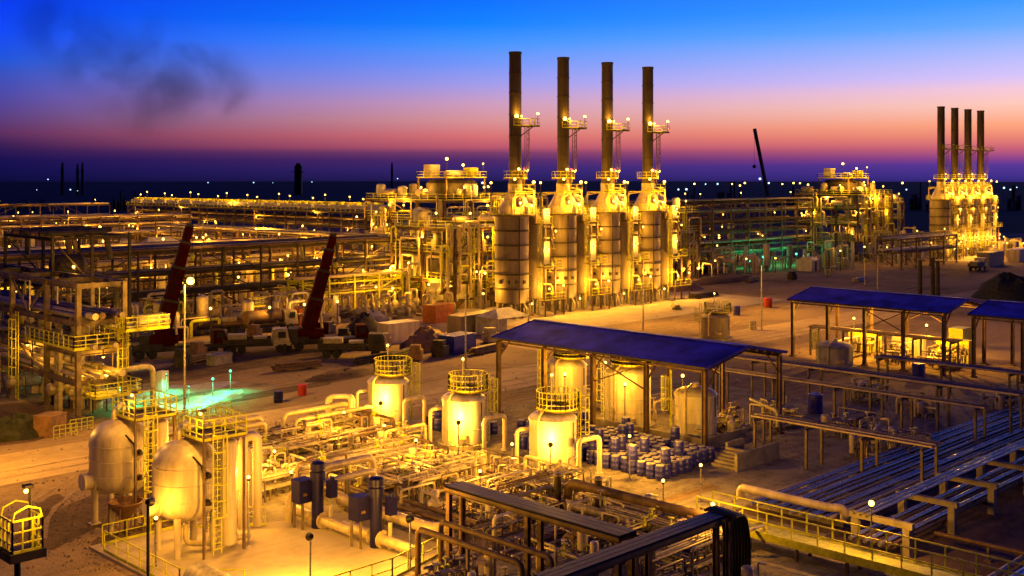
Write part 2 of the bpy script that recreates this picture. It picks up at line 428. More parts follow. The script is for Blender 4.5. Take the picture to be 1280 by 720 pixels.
# ================================================================== LAMPS
def lamp_post(uv, h, label, power=400, cat='lamp post', style='globe', group=None, bulb='bulb', col=SOD, r=.07, br=.17, z0=0, aim=None):
    t = thing('lamp_post', label, cat, (uv[0], uv[1], z0), group)
    if style == 'globe':
        MB().tube([(0,0,0),(0,0,h-.12)], r, 8, r*.7).cyl((0,0,0), r*2.2, .06, 10).build('pole', M['galv'], t)
        MB().lathe([(.08,h-.14),(br*.9,h-.06),(br*.9,h-.02),(.02,h+.0)], n=12).build('lamp_holder', M['dark'], t)
        MB().sphere((0,0,h+br*.8), br).build('bulb', M[bulb], t)
        if power: light((0,0,h+br*1.8+.25), power, col, .1, t)
    elif style == 'tall':
        MB().tube([(0,0,0),(0,0,h-.3)], r, 8, r*.6).cyl((0,0,0), r*2.5, .1, 10).build('pole', M['galv'], t)
        a = aim or (0.7,-.7)
        MB().bar((0,0,h-.3),(a[0]*.5,a[1]*.5,h-.1),.08).lathe([(.05,h+.28),(.3,h+.18),(.32,h)], (a[0]*.55,a[1]*.55,0), 12).build('lamp_hood', M['dark'], t)
        MB().sphere((a[0]*.55,a[1]*.55,h+.02), br).build('bulb', M[bulb], t)
        if power: light((a[0]*.85,a[1]*.85,h-.35), power, col, .12, t)
    return t
def flood_post(uv, h, target, label, power, group=None, col=SOD):
    # short post with a floodlight drum turned to the tank
    t = thing('floodlight_post', label, 'floodlight', (uv[0],uv[1],0), group)
    MB().tube([(0,0,0),(0,0,h)], .05, 8).cyl((0,0,0), .14, .06, 10).build('pole', M['galv'], t)
    d = Vector((target[0]-uv[0], target[1]-uv[1], .6)).normalized()
    p = Vector((0,0,h+.12))
    MB().tube([p-d*.22, p+d*.02], .12, 10, .2).bar((0,0,h-.05),(0,0,h+.1),.1).build('lamp_housing', M['dark'], t)
    MB().tube([p+d*.021, p+d*.05], .18, 10).build('bulb', M['bulb'], t)
    q = p+d*.25
    light(q, power, col, .1, t)
    return t

# ================================================================== FURNACES WITH STACKS
def furnace(label, loc, far=False):
    t = thing('furnace_with_stack', label, 'furnace', loc, 'furnaces with tall stacks')
    def lamp(x,y,z,h,p,br=.2,off=(-.3,-.3)):
        l = MB().bar((x,y,z),(x,y,z+h),.07).lathe([(.06,z+h),(br,z+h+.04),(br,z+h+.1)], (x,y,0), 8).build('lamp', M['dark'], t)
        MB().sphere((x,y,z+h+.1+br*.8), br, 8).build('bulb', M['bulb'], l)
        if p: light((x+off[0],y+off[1],z+h+.1+br*1.9), p, SOD, .12, t)
    def bulkhead(x,y,z,p,br=.15):
        l = MB().bar((x,y+.45,z),(x,y+.1,z),.06).cbox((x,y+.08,z-.14),.34,.16,.28).build('lamp', M['dark'], t)
        MB().sphere((x,y-.06,z), br, 8).build('bulb', M['bulb'], l)
        light((x-.15,y-.35,z), p, SOD, .12, t)
    for k in range(8):
        a = 2*math.pi*k/8+.2; MB().cbox((2.1*math.cos(a),2.1*math.sin(a),0),.5,.5,2.3).build('concrete_leg', M['conc'], t)
    for k in range(5):
        a = 2*math.pi*k/5+.2; MB().cbox((4.4+1.1*math.cos(a),1.1*math.sin(a),0),.36,.36,2.6).build('concrete_leg', M['conc'], t)
    pr = [(2.2,2.2),(2.6,2.3)]
    pr += [(2.6,15.2),(2.78,15.25),(2.78,15.4)]
    body = MB().lathe(pr, n=36).build('furnace_body', M['shell'], t)
    for z in (4.4,6.6,8.8,11.0,13.2): MB().lathe([(2.6,z-.13),(2.8,z-.12),(2.8,z+.12),(2.6,z+.13)], n=36).build('stiffening_ring', M['stack'], body)
    for k in range(4):
        a = 3.2+k*.5; MB().cbox((2.62*math.cos(a),2.62*math.sin(a),5.2),.4,.4,.5).build('peephole', M['dark'], body)
    MB().tube([(-1.2,-2.75,1.2),(-1.2,-2.75,15.3)], .1, 6).build('seam_pipe', M['dark'], t)
    pr = [(1.3,2.4),(1.5,2.6)]
    for z in (5.5,9,12.5): pr += [(1.5,z-.08),(1.58,z-.07),(1.58,z+.07),(1.5,z+.08)]
    pr += [(1.5,14.6),(1.1,15.4)]
    MB().lathe(pr, (4.5,0,0), 24).build('duct', M['shell'], t)
    dk = MB().lathe([(2.7,15.42),(3.5,15.45),(3.5,15.58),(2.5,15.6)], n=20).build('deck', M['rust'], t)
    MB().ring_rail((0,0,15.6), 3.42, 1.1, 16, w=.07).build('railing', M['yellow'], dk)
    dk = MB().box(3.2,5.9,-2.9,-1.2,14.0,14.12).bar((5.7,-2.7,7.5),(5.7,-2.7,14),.16).build('duct_deck', M['rust'], t)
    MB().rail([(3.2,-2.9,14.12),(5.9,-2.9,14.12),(5.9,-1.2,14.12)], 1.1, .06).build('railing', M['yellow'], dk)
    dk = MB().lathe([(1.1,21.0),(1.9,21.02),(1.9,21.12),(1.1,21.14)], (.7,0,0), 16).build('neck_deck', M['rust'], t)
    MB().ring_rail((.7,0,21.14), 1.85, 1.1, 12, w=.06).build('railing', M['yellow'], dk)
    cone = MB().lathe([(2.55,15.6),(2.55,16.3),(1.9,17.6),(1.1,19.2),(1.1,20.3)], (.7,0,0), 24).build('breeching_cone', M['clad'], t)
    b = MB().tube([(4.5,0,15.4),(4.5,0,17.2),(2.4,0,18)], .75, 10, rad=1.2)
    b.build('crossover_duct', M['clad'], t)
    for pts, r in (([(3.6,-1.6,14.2),(3.6,-1.6,18.0),(1.9,-1.2,18.6)],.2),([(-2.4,-2.4,15.6),(-2.4,-2.4,18),(.1,-1.5,18.7)],.18),([(2.3,-2.5,15.6),(2.3,-2.5,19.3),(1.6,-1.0,19.6)],.14),([(-2.7,1.8,15.6),(-2.7,1.8,18.4),(0,.8,18.8)],.14),([(-.6,-3.0,15.6),(-.6,-3.0,17.2),(1.0,-3.0,17.2),(1.0,-3.0,15.6)],.16)):
        MB().tube(pts, r, 8, rad=.5).build('crossover_pipe', M['clad'], t)
    b = MB()
    for (x,y) in ((-1.7,-2.3),(-1.7,2.3),(2.5,-2.3),(2.5,2.3)): b.bar((x,y,15.6),(x,y,18.9),.16)
    for y in (-2.3,2.3): b.bar((-1.7,y,18.85),(2.5,y,18.85),.16)
    for x in (-1.7,2.5): b.bar((x,-2.3,18.85),(x,2.3,18.85),.16)
    b.build('upper_frame', M['yellow'], t)
    ud = MB().box(-1.8,2.6,-2.4,-1.3,18.95,19.05).build('upper_deck', M['rust'], t)
    MB().rail([(-1.8,-1.3,19.05),(-1.8,-2.4,19.05),(2.6,-2.4,19.05),(2.6,-1.3,19.05)], 1.1, .06).build('railing', M['yellow'], ud)
    for (z0,z1) in ((7.9,11.4),(14.13,16.4)):
        MB().box(4.4,5.7,-2.6,-2.1,z0,z1).build('cabinet', M['white2'], t)
    md = MB().box(3.4,7.6,-3.4,-2.0,7.4,7.52).build('middle_deck', M['rust'], t)
    MB().rail([(3.4,-3.4,7.52),(7.6,-3.4,7.52),(7.6,-2.0,7.52)], 1.1, .06).build('railing', M['yellow'], md)
    MB().bar((6.9,-2.6,0),(6.9,-2.6,7.4),.22).build('post', M['rust'], t)
    for (x,y,z0,z1,rr) in ((6.9,-.4,2,15.0,.26),(7.5,.7,1,13.4,.18),(6.6,1.4,3,15.2,.2)):
        MB().tube([(x,y,z0),(x,y,z1),(x-1.2,y,z1+.2)], rr, 8, rad=.5).build('riser_pipe', M['cladr'], t)
    for z in (4.6,8.6,11.8,13.6):
        MB().tube([(5.9,-1.0,z),(7.2,-1.5,z),(7.7,-1.5,z-1.6),(7.7,-.2,z-1.6)], .16, 8, rad=.5).build('burner_pipe', M['clad'], t)
    for k in range(7):
        z = 3+k*1.75; MB().lathe([(.05,0),(.34,.05),(.34,.12),(.14,.16),(.14,.5)], (7.2+.5*math.sin(k*2.1),-1.9+.4*math.cos(k*3),z), 10).build('valve', M['yellow'], t)
    for k in range(5):
        a = 3.4+k*.45; MB().tube([(2.9*math.cos(a),2.9*math.sin(a),.3),(2.9*math.cos(a),2.9*math.sin(a),1.6),(2.0*math.cos(a),2.0*math.sin(a),2.3)], .16, 8, rad=.4).build('burner', M['cladr'], t)
    MB().ladder(3.1,-2.6,.2,16.5,-1.2,True,.5,.06).build('ladder', M['yellow'], t)
    bd = MB().box(3.2,7.8,-4.0,-2.8,2.3,2.42).bar((7.6,-3.8,0),(7.6,-3.8,2.3),.18).bar((3.4,-3.8,0),(3.4,-3.8,2.3),.18).build('base_gallery', M['rust'], t)
    MB().rail([(3.2,-4.0,2.42),(7.8,-4.0,2.42)], 1.1, .06).build('railing', M['yellow'], bd)
    pr = [(1.0,20.3)]
    for z in (24.5,27.6,30.9,34.2,37.2): pr += [(.95,z-.08),(1.02,z-.07),(1.02,z+.07),(.95,z+.08)]
    pr += [(.93,40.1),(1.0,40.12),(1.0,40.5),(.85,40.5)]
    MB().lathe(pr, (.7,0,0), 22).build('stack', M['stack'], t)
    sd = MB().poly([(.7+r_*math.cos(q),r_*math.sin(q)) for r_,q in [(1.0,3.75),(1.75,3.75),(1.75,4.1),(1.75,4.45),(1.75,4.8),(1.75,5.1),(1.0,5.1),(1.0,4.6),(1.0,4.2)]], 29.0, 29.13).box(1.3,3.3,-2.7,-.5,29.0,29.14).bar((1.3,-.5,27.6),(2.6,-1.9,29.0),.14).build('stack_platform', M['dark'], t)
    MB().rail([(.7+1.7*math.cos(3.8),1.7*math.sin(3.8),29.14),(.7+1.7*math.cos(4.2),1.7*math.sin(4.2),29.14),(.7+1.7*math.cos(4.6),1.7*math.sin(4.6),29.14),(1.3,-2.7,29.14),(3.3,-2.7,29.14),(3.3,-.5,29.14),(2.0,-.5,29.14)],1.1,.07,1.2).build('railing', M['yellow'], sd)
    MB().ladder(1.75,-1.05,20.4,29.2,-.75, True, .5, .06).build('ladder', M['rust'], t)
    MB().tube([(3.3,.9,15.6),(3.3,.9,21.2)], .3, 10).lathe([(.45,21.2),(.55,21.3),(.55,22.1),(.3,22.3)], (3.3,.9,0), 12).build('vent', M['rust'], t)
    MB().sphere((3.3,.6,22.6), .16).build('beacon', M['bulbr'], t)
    if not far:          # two floodlights added on the neck deck to brighten the yard
        d = Vector((-42,-15,-21)).normalized(); p = Vector((-.2,-1.75,22.6))
        added_flood = MB().bar((-.2,-1.7,21.14),(-.2,-1.7,22.5),.08).tube([p-d*.2, p+d*.16], .14, 10, .26).build('floodlight', M['dark'], t)
        MB().tube([p+d*.161, p+d*.18], .22, 10).build('bulb', M['bulb'], added_flood)
        spot(p+d*.4, d, 42000, 50, t)
        d = Vector((6,-34,-21)).normalized(); p = Vector((1.3,-1.9,22.4))  # second added floodlight, aimed to brighten the apron
        added_flood = MB().bar((1.3,-1.8,21.14),(1.3,-1.8,22.3),.08).tube([p-d*.2, p+d*.16], .14, 10, .26).build('floodlight', M['dark'], t)
        MB().tube([p+d*.161, p+d*.18], .22, 10).build('bulb', M['bulb'], added_flood)
        spot(p+d*.4, d, 34000, 50, t)
        lamp(-.25,-1.25,29.14,1.1,330,.32,(-.1,-.42)); lamp(3.1,-2.5,29.14,1.6,90,.22); bulkhead(.5,-1.5,30.6,160,.16)
    lamp(-1.7,-2.3,19.05,1.7,500,.2); lamp(2.4,-2.3,19.05,1.2,650,.24)
    lamp(-3.0,1.5,15.6,4.6,150,.18); lamp(2.3,-.6,21.14,1.0,110,.16)
    bulkhead(-1.2,-2.9,17.4,900,.18); bulkhead(1.3,-2.9,17.0,900,.18); bulkhead(5.0,-2.9,15.8,420)
    bulkhead(5.0,-2.9,10.2,330); bulkhead(7.4,-2.2,12.9,260); bulkhead(7.6,-2.6,5.2,550); lamp(7.4,-3.9,2.42,1.9,1100,.16); bulkhead(.6,-3.6,2.2,220)
    lamp(4.2,-3.9,2.42,1.6,700,.14)
    return t
NAMES = ['leftmost and nearest of the four big ones','second from left of the four big ones','third from left of the four big ones','rightmost of the four big ones']
f0 = furnace('grey furnace with tall brown stack, '+NAMES[0], (121,121,0))
for k in range(1,4): dup(f0, (121+10.9*k,121,0), 'grey furnace with tall brown stack, '+NAMES[k])
FN = ['leftmost','second from left','third from left','rightmost']
f1 = furnace('distant lit furnace with slim dark stack, leftmost of the far group', (293,131,0), True)
for k in range(1,4):
    dup(f1, (293+8.6*k,131,0), 'distant lit furnace with slim dark stack, %s of the far group' % FN[k])

# ================================================================== CANOPIES
def canopy(label, u0, u1, v0, v1, cols, ez=6.8, rz=7.8):
    t = thing('canopy', label, 'canopy', (u0,v0,0), 'open blue roofed canopies')
    W, L = u1-u0, v1-v0; o = .35
    b = MB(); th = .09
    for (xa,za,xb,zb) in ((-o,ez-.06,W/2,rz),(W+o,ez-.06,W/2,rz)):
        n = 34                                        # ribbed sheet, crests run down the slope
        P = []
        for k in range(n*2+1):
            y = -o+(L+2*o)*k/(n*2); h = .09 if k%2 else 0
            P.append((y,h))
        v = []
        for y,h in P: v += [(xa,y,za+h),(xb,y,zb+h)]
        b.add(v, [(2*i,2*i+1,2*i+3,2*i+2) for i in range(len(P)-1)])
        v = [(xa,-o,za-th),(xb,-o,zb-th),(xb,L+o,zb-th),(xa,L+o,za-th)]
        b.add(v, [(0,1,2,3)])
        b.bar((xa,-o,za-.02),(xb,-o,zb-.02),.06,.24).bar((xa,L+o,za-.02),(xb,L+o,zb-.02),.06,.24)
    r = b.build('roof', M['blue'], t)
    MB().bar((W/2,-o,rz+.06),(W/2,L+o,rz+.06),.5,.06).build('ridge_cap', M['blue'], r)
    MB().bar((-o-.06,-o,ez-.08),(-o-.06,L+o,ez-.08),.12,.16).bar((W+o+.06,-o,ez-.08),(W+o+.06,L+o,ez-.08),.12,.16).build('gutter', M['dark'], r)
    for k in range(cols):
        y = .1+(L-.2)*k/(cols-1)
        for x in (.1,W-.1):
            MB().ibeam((x,y,0),(x,y,ez-.35),.34,.34).cbox((x,y,0),.6,.6,.12).build('column', M['rust'], t)
        MB().ibeam((0,y,ez-.3),(W/2,y,rz-.3),.2,.34).ibeam((W/2,y,rz-.3),(W,y,ez-.3),.2,.34).bar((.3,y,ez-1.7),(2.0,y,ez-.05),.12).bar((W-.3,y,ez-1.7),(W-2.0,y,ez-.05),.12).build('rafter', M['rust'], t)
    b = MB()
    for s in (0,1):
        for k in range(5):
            f = (k+.2)/4.6; x = W/2*f if s == 0 else W-W/2*f
            b.bar((x,-.2,ez-.22+(rz-ez)*f),(x,L+.2,ez-.22+(rz-ez)*f),.07,.16)
    b.build('purlin', M['rust'], t)
    for x in (.1,W-.1):
        k = cols//2; ya = .1+(L-.2)*(k-1)/(cols-1) ; yb = .1+(L-.2)*k/(cols-1)
        MB().bar((x,ya,ez-2.6),(x,yb,ez-.5),.1).bar((x,yb,ez-2.6),(x,ya,ez-.5),.1).build('cross_brace', M['rust'], t)
        MB().bar((x,0,ez-.45),(x,L,ez-.45),.14).build('eave_beam', M['rust'], t)
    return t
canopy('blue pitched roof canopy in front, sheltering two white chemical tanks', 70.4, 81.1, 49.7, 72.3, 5)
canopy('blue pitched roof canopy at right, over yellow lit pipes and a low white tank', 117.4, 128.1, 52, 70.5, 5)
canopy('blue roof canopy cut by the right edge of the picture', 118.6, 129.3, 29, 49.5, 5, 6.7, 7.7)

# ================================================================== STORAGE TANKS (three lit ones)
def storage_tank(label, loc, r=1.72, h=3.65, ladder_a=-.5, matn='white', rail=True, rl=240, mast=True):
    t = thing('storage_tank', label, 'tank', loc)
    MB().lathe([(r+.35,0),(r+.35,.35),(r,.36)], n=28).build('plinth', M['conc'], t)
    pr = [(r,.36),(r,.42)]
    for z in (1.5,2.6): pr += [(r,z-.03),(r+.025,z-.02),(r+.025,z+.02),(r,z+.03)]
    pr += [(r,h),(r+.06,h+.01),(r+.06,h+.08)]
    for k in range(1,6): a = math.pi/2*k/5; pr.append((max(r*math.cos(a),1e-4), h+.08+.55*math.sin(a)))
    sh = MB().lathe(pr, n=40).build('shell', M[matn], t)
    b = MB().cyl((0,0,h+.55), .32, .35, 14).cyl((.8,.5,h+.3), .14, .5, 10).cyl((-.9,.3,h+.25), .12, .5, 10)
    b.build('nozzle', M['clad'], sh)
    if rail:
        pf = MB().lathe([(r*.3,h+.62),(r*.92,h+.63),(r*.92,h+.7),(r*.3,h+.7)], (.38,-.1,0), n=24)
        pf = pf.build('roof_platform', M['rust'], t)
        MB().ring_rail((.38,-.1,h+.7), r*.9, 1.3, 28, w=.05, mid=2).build('railing', M['yellow'], pf)
    MB().ladder((r+.3)*math.cos(ladder_a), (r+.3)*math.sin(ladder_a), .2, h+2.0, ladder_a, True, .55, .065, .5).build('ladder', M['yellow'], t)
    a = math.pi*1.05
    MB().tube([((r+.12)*math.cos(a),(r+.12)*math.sin(a),.6),((r+.12)*math.cos(a),(r+.12)*math.sin(a),h+.5),(0.6*math.cos(a),.6*math.sin(a),h+.9)], .09, 8, rad=.4).build('overflow_pipe', M['clad'], t)
    MB().tube([(r-.1,-.3,1.3),(r+.9,-1.3,1.3)][0:1]+[(-r*.2,-r*.95,1.0),(-r*.2,-r-.8,1.0)], .12, 8).build('outlet_pipe', M['clad'], t) if False else None
    MB().cyl((-r*.68,-r*.7,.9), .42, .25, 14).build('manway', M['clad'], sh)
    MB().bar((.3,-r*.99,h-1.6),(.3,-r*.99,h-.1),.08).build('level_gauge', M['dark'], sh)
    if rail and mast:
        l = MB().bar((.2,.3,h+.8),(.2,.3,h+3.0),.07).cyl((.2,.3,h+2.95),.13,.08,10).build('lamp', M['galv'], t)
        MB().sphere((.2,.3,h+3.1),.09,8).build('bulb', M['bulb'], l); light((.05,.15,h+3.35), rl, SOD, .08, t)
    return t
TK = [(60.3,75.3),(59.9,65.3),(59.6,55.4)]
st = storage_tank('white storage tank with yellow rail, farthest left of the three floodlit ones, by the road', (*TK[0],0))
dup(st, (*TK[1],0), 'white floodlit storage tank with yellow caged ladder, middle one of the row of three')
dup(st, (*TK[2],0), 'white floodlit storage tank nearest the blue canopy and blue drums')
for (u,v),n in zip(TK, ['far left','middle','right hand']):
    flood_post((u-2.3,v-1.9), 2.3, (u,v), 'small floodlight on a post aimed at the %s white storage tank' % n, 1300, 'floodlights at the storage tanks')
storage_tank('white tank with yellow roof railing under the front canopy, behind its third column', (74.2,60.3,0), 1.95, 4.6, 2.6, mast=False)
storage_tank('flat topped white tank under the right end of the front canopy', (74.6,53.6,0), 1.7, 3.6, 2.4, rail=False)
storage_tank('tank with yellow roof railing under the left half of the front canopy', (74.2,67.2,0), 1.7, 4.4, 2.6, mast=False)
storage_tank('low pale tank standing before the right hand canopy', (113.3,62.6,0), 1.95, 2.4, 2.7, 'tarpw', rail=False)
storage_tank('grey railed tank alone on the sandy apron behind the front canopy', (122.7,85,0), 1.9, 2.9, 2.7, 'shell')

# ================================================================== LEGGED VESSELS
def vessel(label, loc):
    t = thing('pressure_vessel', label, 'vessel', loc)
    for k in range(4):
        a = math.pi/4+k*math.pi/2; x, y = 1.55*math.cos(a), 1.55*math.sin(a)
        MB().tube([(x,y,0),(x,y,2.3)], .2, 10).cbox((x,y,0), .6,.6,.06).build('leg', M['cream'], t)
    sh = MB().vessel((0,0,1.8), 1.8, 4.6, 40, dome=.72).build('shell', M['cream'], t)
    b = MB()
    for z in (3.2,4.1,5.0): b.lathe([(1.8,z-.03),(1.825,z-.02),(1.825,z+.02),(1.8,z+.03)], n=40)
    b.build('weld_band', M['cream'], sh)
    MB().lathe([(.5,0),(.5,.55),(.62,.56),(.62,.7)], (-1.9-.4,.2,2.9), 16, True, 'x').build('manway', M['cream'], sh)
    MB().tube([(0,0,1.6),(0,0,.5),(1.2,-1.2,.5),(3.4,-1.2,.5)], .16, 8, rad=.4).build('drain_pipe', M['clad'], t)
    MB().tube([(-.3,.2,6.3),(-.3,.2,6.9),(1.2,2.0,6.9),(1.2,2.0,.6)], .15, 8, rad=.4).build('riser_pipe', M['clad'], t)
    MB().tube([(-.4,-1.5,5.7),(-.1,-1.95,5.2),(.1,-1.98,4.4)], .06, 6).build('vent_hose', M['black'], t)
    # companion column with ladder and head platform on the camera's right
    MB().vessel((1.75,-1.55,.3), .55, 6.1, 20).build('side_column', M['cream'], t)
    pf = MB().box(-.2,2.5,-2.3,.6,6.5,6.6).build('platform', M['rust'], t)
    MB().rail([(-.2,-2.3,6.6),(2.5,-2.3,6.6),(2.5,.6,6.6),(-.2,.6,6.6),(-.2,-2.3,6.6)], 1.15, .06, .7, 2).build('railing', M['yellow'], pf)
    MB().ladder(.75,-2.15,.2,7.7,-1.6,True,.5,.06).build('ladder', M['yellow'], t)
    for (x,y) in ((-.1,-2.2),(2.4,-2.2),(2.4,.5)): MB().bar((x,y,0),(x,y,6.5),.12).build('post', M['rust'], t)
    for z in (3.1,4.6): MB().lathe([(.12,0),(.12,.25),(.2,.26),(.2,.32)], (.3,-2.15,z), 10, True, 'y').build('gauge', M['dark'], t)
    l = MB().bar((-.2,-2.35,6.6),(-.2,-2.35,8.3),.06).cbox((-.3,-2.35,8.3),.4,.3,.1).build('lamp', M['dark'], t)
    MB().sphere((-.4,-2.35,8.2),.09,8).build('bulb', M['bulb'], l); light((-.6,-2.45,8.0), 260, SOD, .1, t)
    return t
v1 = vessel('cream domed vessel on legs with yellow platform, the farther of the left pair', (31.4,65.2,0))
dup(v1, (31.6,57.6,0), 'cream domed vessel on legs, the nearer of the left pair beside the yellow railing')
lamp_post((34.6,55.9), 3.9, 'lit lamp post at the foot of the nearer cream vessel', 520, br=.1)
lamp_post((34.6,63.3), 3.9, 'lit lamp post between the two cream domed vessels', 520, br=.1)
# ================================================================== PIPE RACKS AND PROCESS MODULES (middle and far)
def pipe_rack(label, loc, axis, L, W, levels, bay=7, np=6, cm='rust', pm=('clad','cladr','rust'), deck=False, fans=False, group='steel pipe racks', pr=(.12,.34), braces=True, cat='pipe rack', cw=.27, lamps=0, lp=500):
    t = thing('pipe_rack', label, cat, loc, group, 0 if axis == 'u' else math.pi/2)
    n = max(1, round(L/bay)); xs = [L*k/n for k in range(n+1)]
    for x in xs:
        for y in (0, W):
            MB().ibeam((x,y,0),(x,y,levels[-1]+.2),cw,cw).cbox((x,y,0),.7,.7,.15).build('column', M[cm], t)
    for li, z in enumerate(levels):
        b = MB()
        for x in xs: b.ibeam((x,0,z-.2),(x,W,z-.2),.16,.3)
        for y in (0,W): b.ibeam((0,y,z-.75 if li%2 else z-.2),(L,y,z-.75 if li%2 else z-.2),.15,.28)
        b.build('beam', M[cm], t)
        if deck and li == len(levels)-1: continue
        for k in range(np):
            r = random.uniform(*pr); y = (k+.5+random.uniform(-.2,.2))*W/np
            a, e = 0, L
            q = random.random()
            if q < .22: e = L*random.uniform(.4,.85)
            elif q < .4: a = L*random.uniform(.15,.5)
            P = [(a-.8*(a==0),y,z+r),(e+.8*(e==L),y,z+r)]
            if q < .22: P += [(e+.5,y,max(.3,z-random.uniform(1.5,3)))]
            if .22 <= q < .4: P = [(a,y,max(.3,z-random.uniform(1.5,3)))]+[(a,y,z+r)]+P[1:]
            MB().tube(P, r, 7, rad=.6, bend=3).build('pipe', M[random.choice(pm)], t)
    if braces:
        for i in range(0, n, 3):
            for y in (0,W):
                for z0, z1 in zip([0.2]+levels[:-1], levels):
                    p, q = ((xs[i],y,z0),(xs[i+1],y,z1-.3)) if (i//3)%2 else ((xs[i+1],y,z0),(xs[i],y,z1-.3))
                    MB().bar(p, q, .14).build('brace', M[cm], t)
    for k in range(lamps):
        x = L*(k+.5)/lamps; z = levels[(k*2+1)%len(levels)]; y = -.25 if axis == 'u' else W+.25
        l = MB().bar((x,y,z-.1),(x,y,z+1.5),.07).cbox((x,y,z+1.5),.3,.3,.1).build('lamp', M['dark'], t)
        MB().sphere((x,y,z+1.78), .15, 8).build('bulb', M['bulb'], l)
        light((x,y+(-.4 if axis == 'u' else .4),z+1.8), lp, SOD, .12, t)
    z = levels[-1]
    if deck:
        d = MB().box(-.6,L+.6,-.6,W+.6,z+.02,z+.12).build('deck', M['rust'], t)
        MB().rail([(-.6,-.6,z+.12),(L+.6,-.6,z+.12),(L+.6,W+.6,z+.12),(-.6,W+.6,z+.12),(-.6,-.6,z+.12)], 1.15, .09, 2.2).build('railing', M['yellow'], d)
    if fans:
        m = round(L/8.5)
        for k in range(m):
            x = (k+.5)*L/m
            f = MB().box(x-3.6,x+3.6,.8,W-.8,z+.9,z+2.0).build('fan_housing', M['white2'], t)
            b = MB()
            for yy in (W*.3,W*.7):
                for xx in (x-1.8,x+1.8): b.lathe([(1.45,z+2.0),(1.5,z+2.6),(1.4,z+2.6),(1.35,z+2.05)], (xx,yy,0), 14)
            b.build('fan_ring', M['yellow'], f)
            b = MB()
            for xx in (x-3.4,x+3.4):
                for yy in (1,W-1): b.bar((xx,yy,z),(xx,yy,z+.9),.2)
            b.build('fan_leg', M['rust'], f)
    return t

def deck_lamp(loc, h, label, power, br=.2, group=None, name='deck_lamp', cat='lamp', bulb='bulb', col=SOD):
    t = thing(name, label, cat, loc, group)
    MB().tube([(0,0,0),(0,0,h)], .08, 6).lathe([(.1,h),(br,h+.05),(br,h+.12)], n=8).build('pole', M['dark'], t)
    MB().sphere((0,0,h+.12+br*.8), br, 8).build('bulb', M[bulb], t)
    if power: light((-.25,-.25,h+.15+br*2.0), power, col, .15, t)
    return t

pipe_rack('very long far pipe rack with a brightly lit yellow fan deck on top', (192,238,0), 'v', 136, 9, [3.2,5.6,8,10,12], 5.5, 5, deck=True, fans=True, lamps=9, lp=900)
for k in range(16):
    deck_lamp((184.5+(k%2)*2.0, 241+k*8.7, 12.14), 3.2+(k%3)*.5, '%s lamp from the right along the far yellow lit deck' % ORD[k], 1400, .22, 'lamps along the far lit deck')
pipe_rack('far brown tiered pipe rack at the left edge under the dark plain', (116,386,0), 'u', 66, 9, [4,8,12], 8, 6, lamps=6, lp=800)
pipe_rack('lower brown pipe rack at far left with pale pipes', (92,318,0), 'u', 84, 9, [3.5,6.5,9], 8, 7, lamps=7, lp=700)
pipe_rack('dim rack under the long fan deck, seen through its columns', (150,236,0), 'v', 116, 8, [3.5,6.5], 8, 6, lamps=8, lp=800)
pipe_rack('long dark pipe rack behind the two red cranes', (48,150,0), 'u', 74, 8, [4,7.2,10.6], 7, 8, cm='dark', pm=('rust','dark','dark','cladr'), lamps=5, lp=260)
pipe_rack('middle pipe rack with yellow lit lower tier behind the cranes', (62,186,0), 'u', 72, 8, [3.6,6.6,9.0], 7, 6, lamps=9, lp=900)
pipe_rack('pipe rack running back between the left racks and the furnaces', (128,150,0), 'v', 84, 7, [4,7.5,10.5], 7, 5, lamps=8, lp=900)
pipe_rack('dark tiered pipe rack right of the furnaces above the green glow', (186,150,0), 'u', 74, 8, [3.5,6,8.5,11,13.5,16], 7.5, 6, pm=('rust','rust','cladr'), cm='rust', lamps=10, lp=110, braces=False)
pipe_rack('second dark tiered rack close behind the one above the green glow', (190,166,0), 'u', 76, 8, [4,7,10,13,15.5], 6, 6, pm=('rust','cladr','rust'), lamps=8, lp=160)
pipe_rack('low far pipe rack between the furnaces and the distant module', (205,196,0), 'u', 84, 8, [5,9,13], 8, 5, lamps=4, lp=150)
pipe_rack('dim pipe rack in front of the distant furnaces', (248,120,0), 'u', 30, 6, [4,7], 7.5, 5, lamps=2, lp=100)

